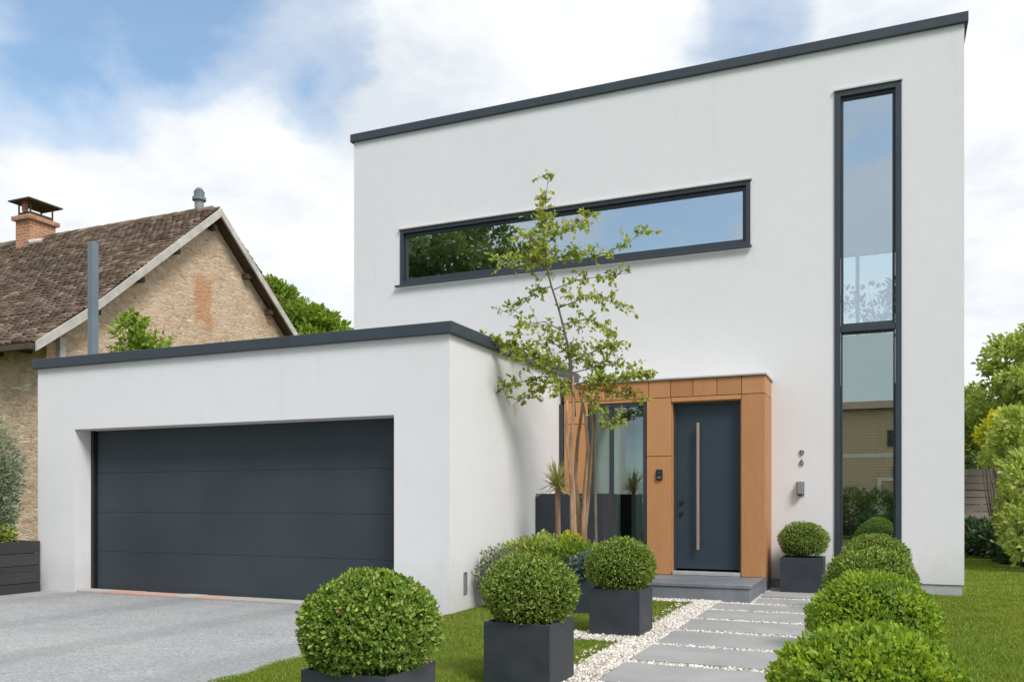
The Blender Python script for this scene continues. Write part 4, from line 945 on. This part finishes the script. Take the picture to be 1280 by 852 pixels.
# ------------------------------------------------------------------ light
SUN_EL = math.radians(48); sdir = Vector((0.80, -0.60, 0)).normalized()
sdir = Vector((sdir.x * math.cos(SUN_EL), sdir.y * math.cos(SUN_EL), math.sin(SUN_EL)))
sl = bpy.data.lights.new('sun', 'SUN'); sl.energy = 2.5; sl.angle = math.radians(20); sl.color = (1, .975, .945)
so = bpy.data.objects.new('sun', sl); link(so); so.rotation_euler = (-sdir).to_track_quat('-Z', 'Y').to_euler()
wd = bpy.data.worlds.new('World'); SC.world = wd; wd.use_nodes = True; nt = wd.node_tree; nt.nodes.clear()
out = nt.nodes.new('ShaderNodeOutputWorld'); sky = nt.nodes.new('ShaderNodeTexSky'); sky.sky_type = 'NISHITA'; sky.sun_disc = False
sky.sun_elevation = SUN_EL; sky.sun_rotation = math.atan2(sdir.x, sdir.y); sky.altitude = 100; sky.air_density = 1.0; sky.dust_density = .6; sky.ozone_density = 1.0
bg = nt.nodes.new('ShaderNodeBackground'); bg.inputs[1].default_value = .15; L(nt, mix(nt, 1.0, sky.outputs[0], (.80, 1.02, 1.06), 'MULTIPLY'), bg.inputs[0])
tc = nt.nodes.new('ShaderNodeTexCoord'); sep = nt.nodes.new('ShaderNodeSeparateXYZ'); L(nt, tc.outputs['Generated'], sep.inputs[0])
dz = math_n(nt, 'ADD', math_n(nt, 'MAXIMUM', sep.outputs[2], 0.0), .35)
cb = nt.nodes.new('ShaderNodeCombineXYZ'); L(nt, math_n(nt, 'DIVIDE', sep.outputs[0], dz), cb.inputs[0]); L(nt, math_n(nt, 'DIVIDE', sep.outputs[1], dz), cb.inputs[1]); L(nt, math_n(nt, 'MULTIPLY', sep.outputs[2], 1.2), cb.inputs[2])
n1 = noise(nt, cb.outputs[0], 1.7, 9, .56, .35); n2 = noise(nt, cb.outputs[0], 3.4, 8, .6, .2)
def blob(px, py, k, amp):
    v = Vector(ray(px, py)).normalized(); dt = nt.nodes.new('ShaderNodeVectorMath'); dt.operation = 'DOT_PRODUCT'
    L(nt, tc.outputs['Generated'], dt.inputs[0]); dt.inputs[1].default_value = v
    return math_n(nt, 'MULTIPLY', math_n(nt, 'SUBTRACT', 1.0, math_n(nt, 'MULTIPLY', math_n(nt, 'SUBTRACT', 1.0, dt.outputs['Value']), k), True), amp)
cov = math_n(nt, 'ADD', math_n(nt, 'MULTIPLY', math_n(nt, 'SUBTRACT', n1, .5), 2.0), .76)
for bl in ((230, 5, 50, .66), (70, 60, 50, .72), (340, 10, 90, .42), (905, 15, 220, .60), (1080, -20, 90, .55), (-150, 40, 30, .4), (110, 190, 40, -.62), (300, 140, 70, -.45), (-60, 230, 40, -.45), (1240, 230, 22, -.5)):
    cov = math_n(nt, 'SUBTRACT', cov, blob(*bl))
# the open sky behind the camera, mirrored in the windows
v = nt.nodes.new('ShaderNodeVectorMath'); v.operation = 'DOT_PRODUCT'; L(nt, tc.outputs['Generated'], v.inputs[0]); v.inputs[1].default_value = (0, -1, 0)
cov = math_n(nt, 'SUBTRACT', cov, math_n(nt, 'MULTIPLY', math_n(nt, 'MAXIMUM', v.outputs['Value'], 0.0), .12))
cm = ramp(nt, cov, [(.15, (.14,) * 3), (.42, (.5,) * 3), (.68, (1, 1, 1))], 'EASE')
ccol = ramp(nt, n2, [(.32, (.60, .645, .695)), (.47, (.745, .77, .80)), (.64, (.87, .875, .88))])
ccol = mix(nt, math_n(nt, 'MULTIPLY', math_n(nt, 'MAXIMUM', v.outputs['Value'], 0.0), .9), ccol, (.47, .555, .65))
bg2 = nt.nodes.new('ShaderNodeBackground'); L(nt, ccol, bg2.inputs[0]); bg2.inputs[1].default_value = 1.0
ms = nt.nodes.new('ShaderNodeMixShader'); L(nt, cm, ms.inputs[0]); L(nt, bg.outputs[0], ms.inputs[1]); L(nt, bg2.outputs[0], ms.inputs[2]); L(nt, ms.outputs[0], out.inputs[0])

# ------------------------------------------------------------------ camera
cd = bpy.data.cameras.new('camera'); cam = bpy.data.objects.new('camera', cd); link(cam)
cd.sensor_width = 36; cd.sensor_fit = 'HORIZONTAL'; cd.lens = 36 * F / 1280; cd.shift_y = (HZ - 426) / 1280; cd.clip_end = 2000; cd.clip_start = .05
cam.location = (0, 0, EYE); cam.rotation_euler = (math.radians(90), 0, TH)
SC.camera = cam
SC.view_settings.view_transform = 'Standard'; SC.view_settings.look = 'None'; SC.view_settings.exposure = 0.33; SC.view_settings.gamma = 1
SC.cycles.max_bounces = 8; SC.cycles.transparent_max_bounces = 12
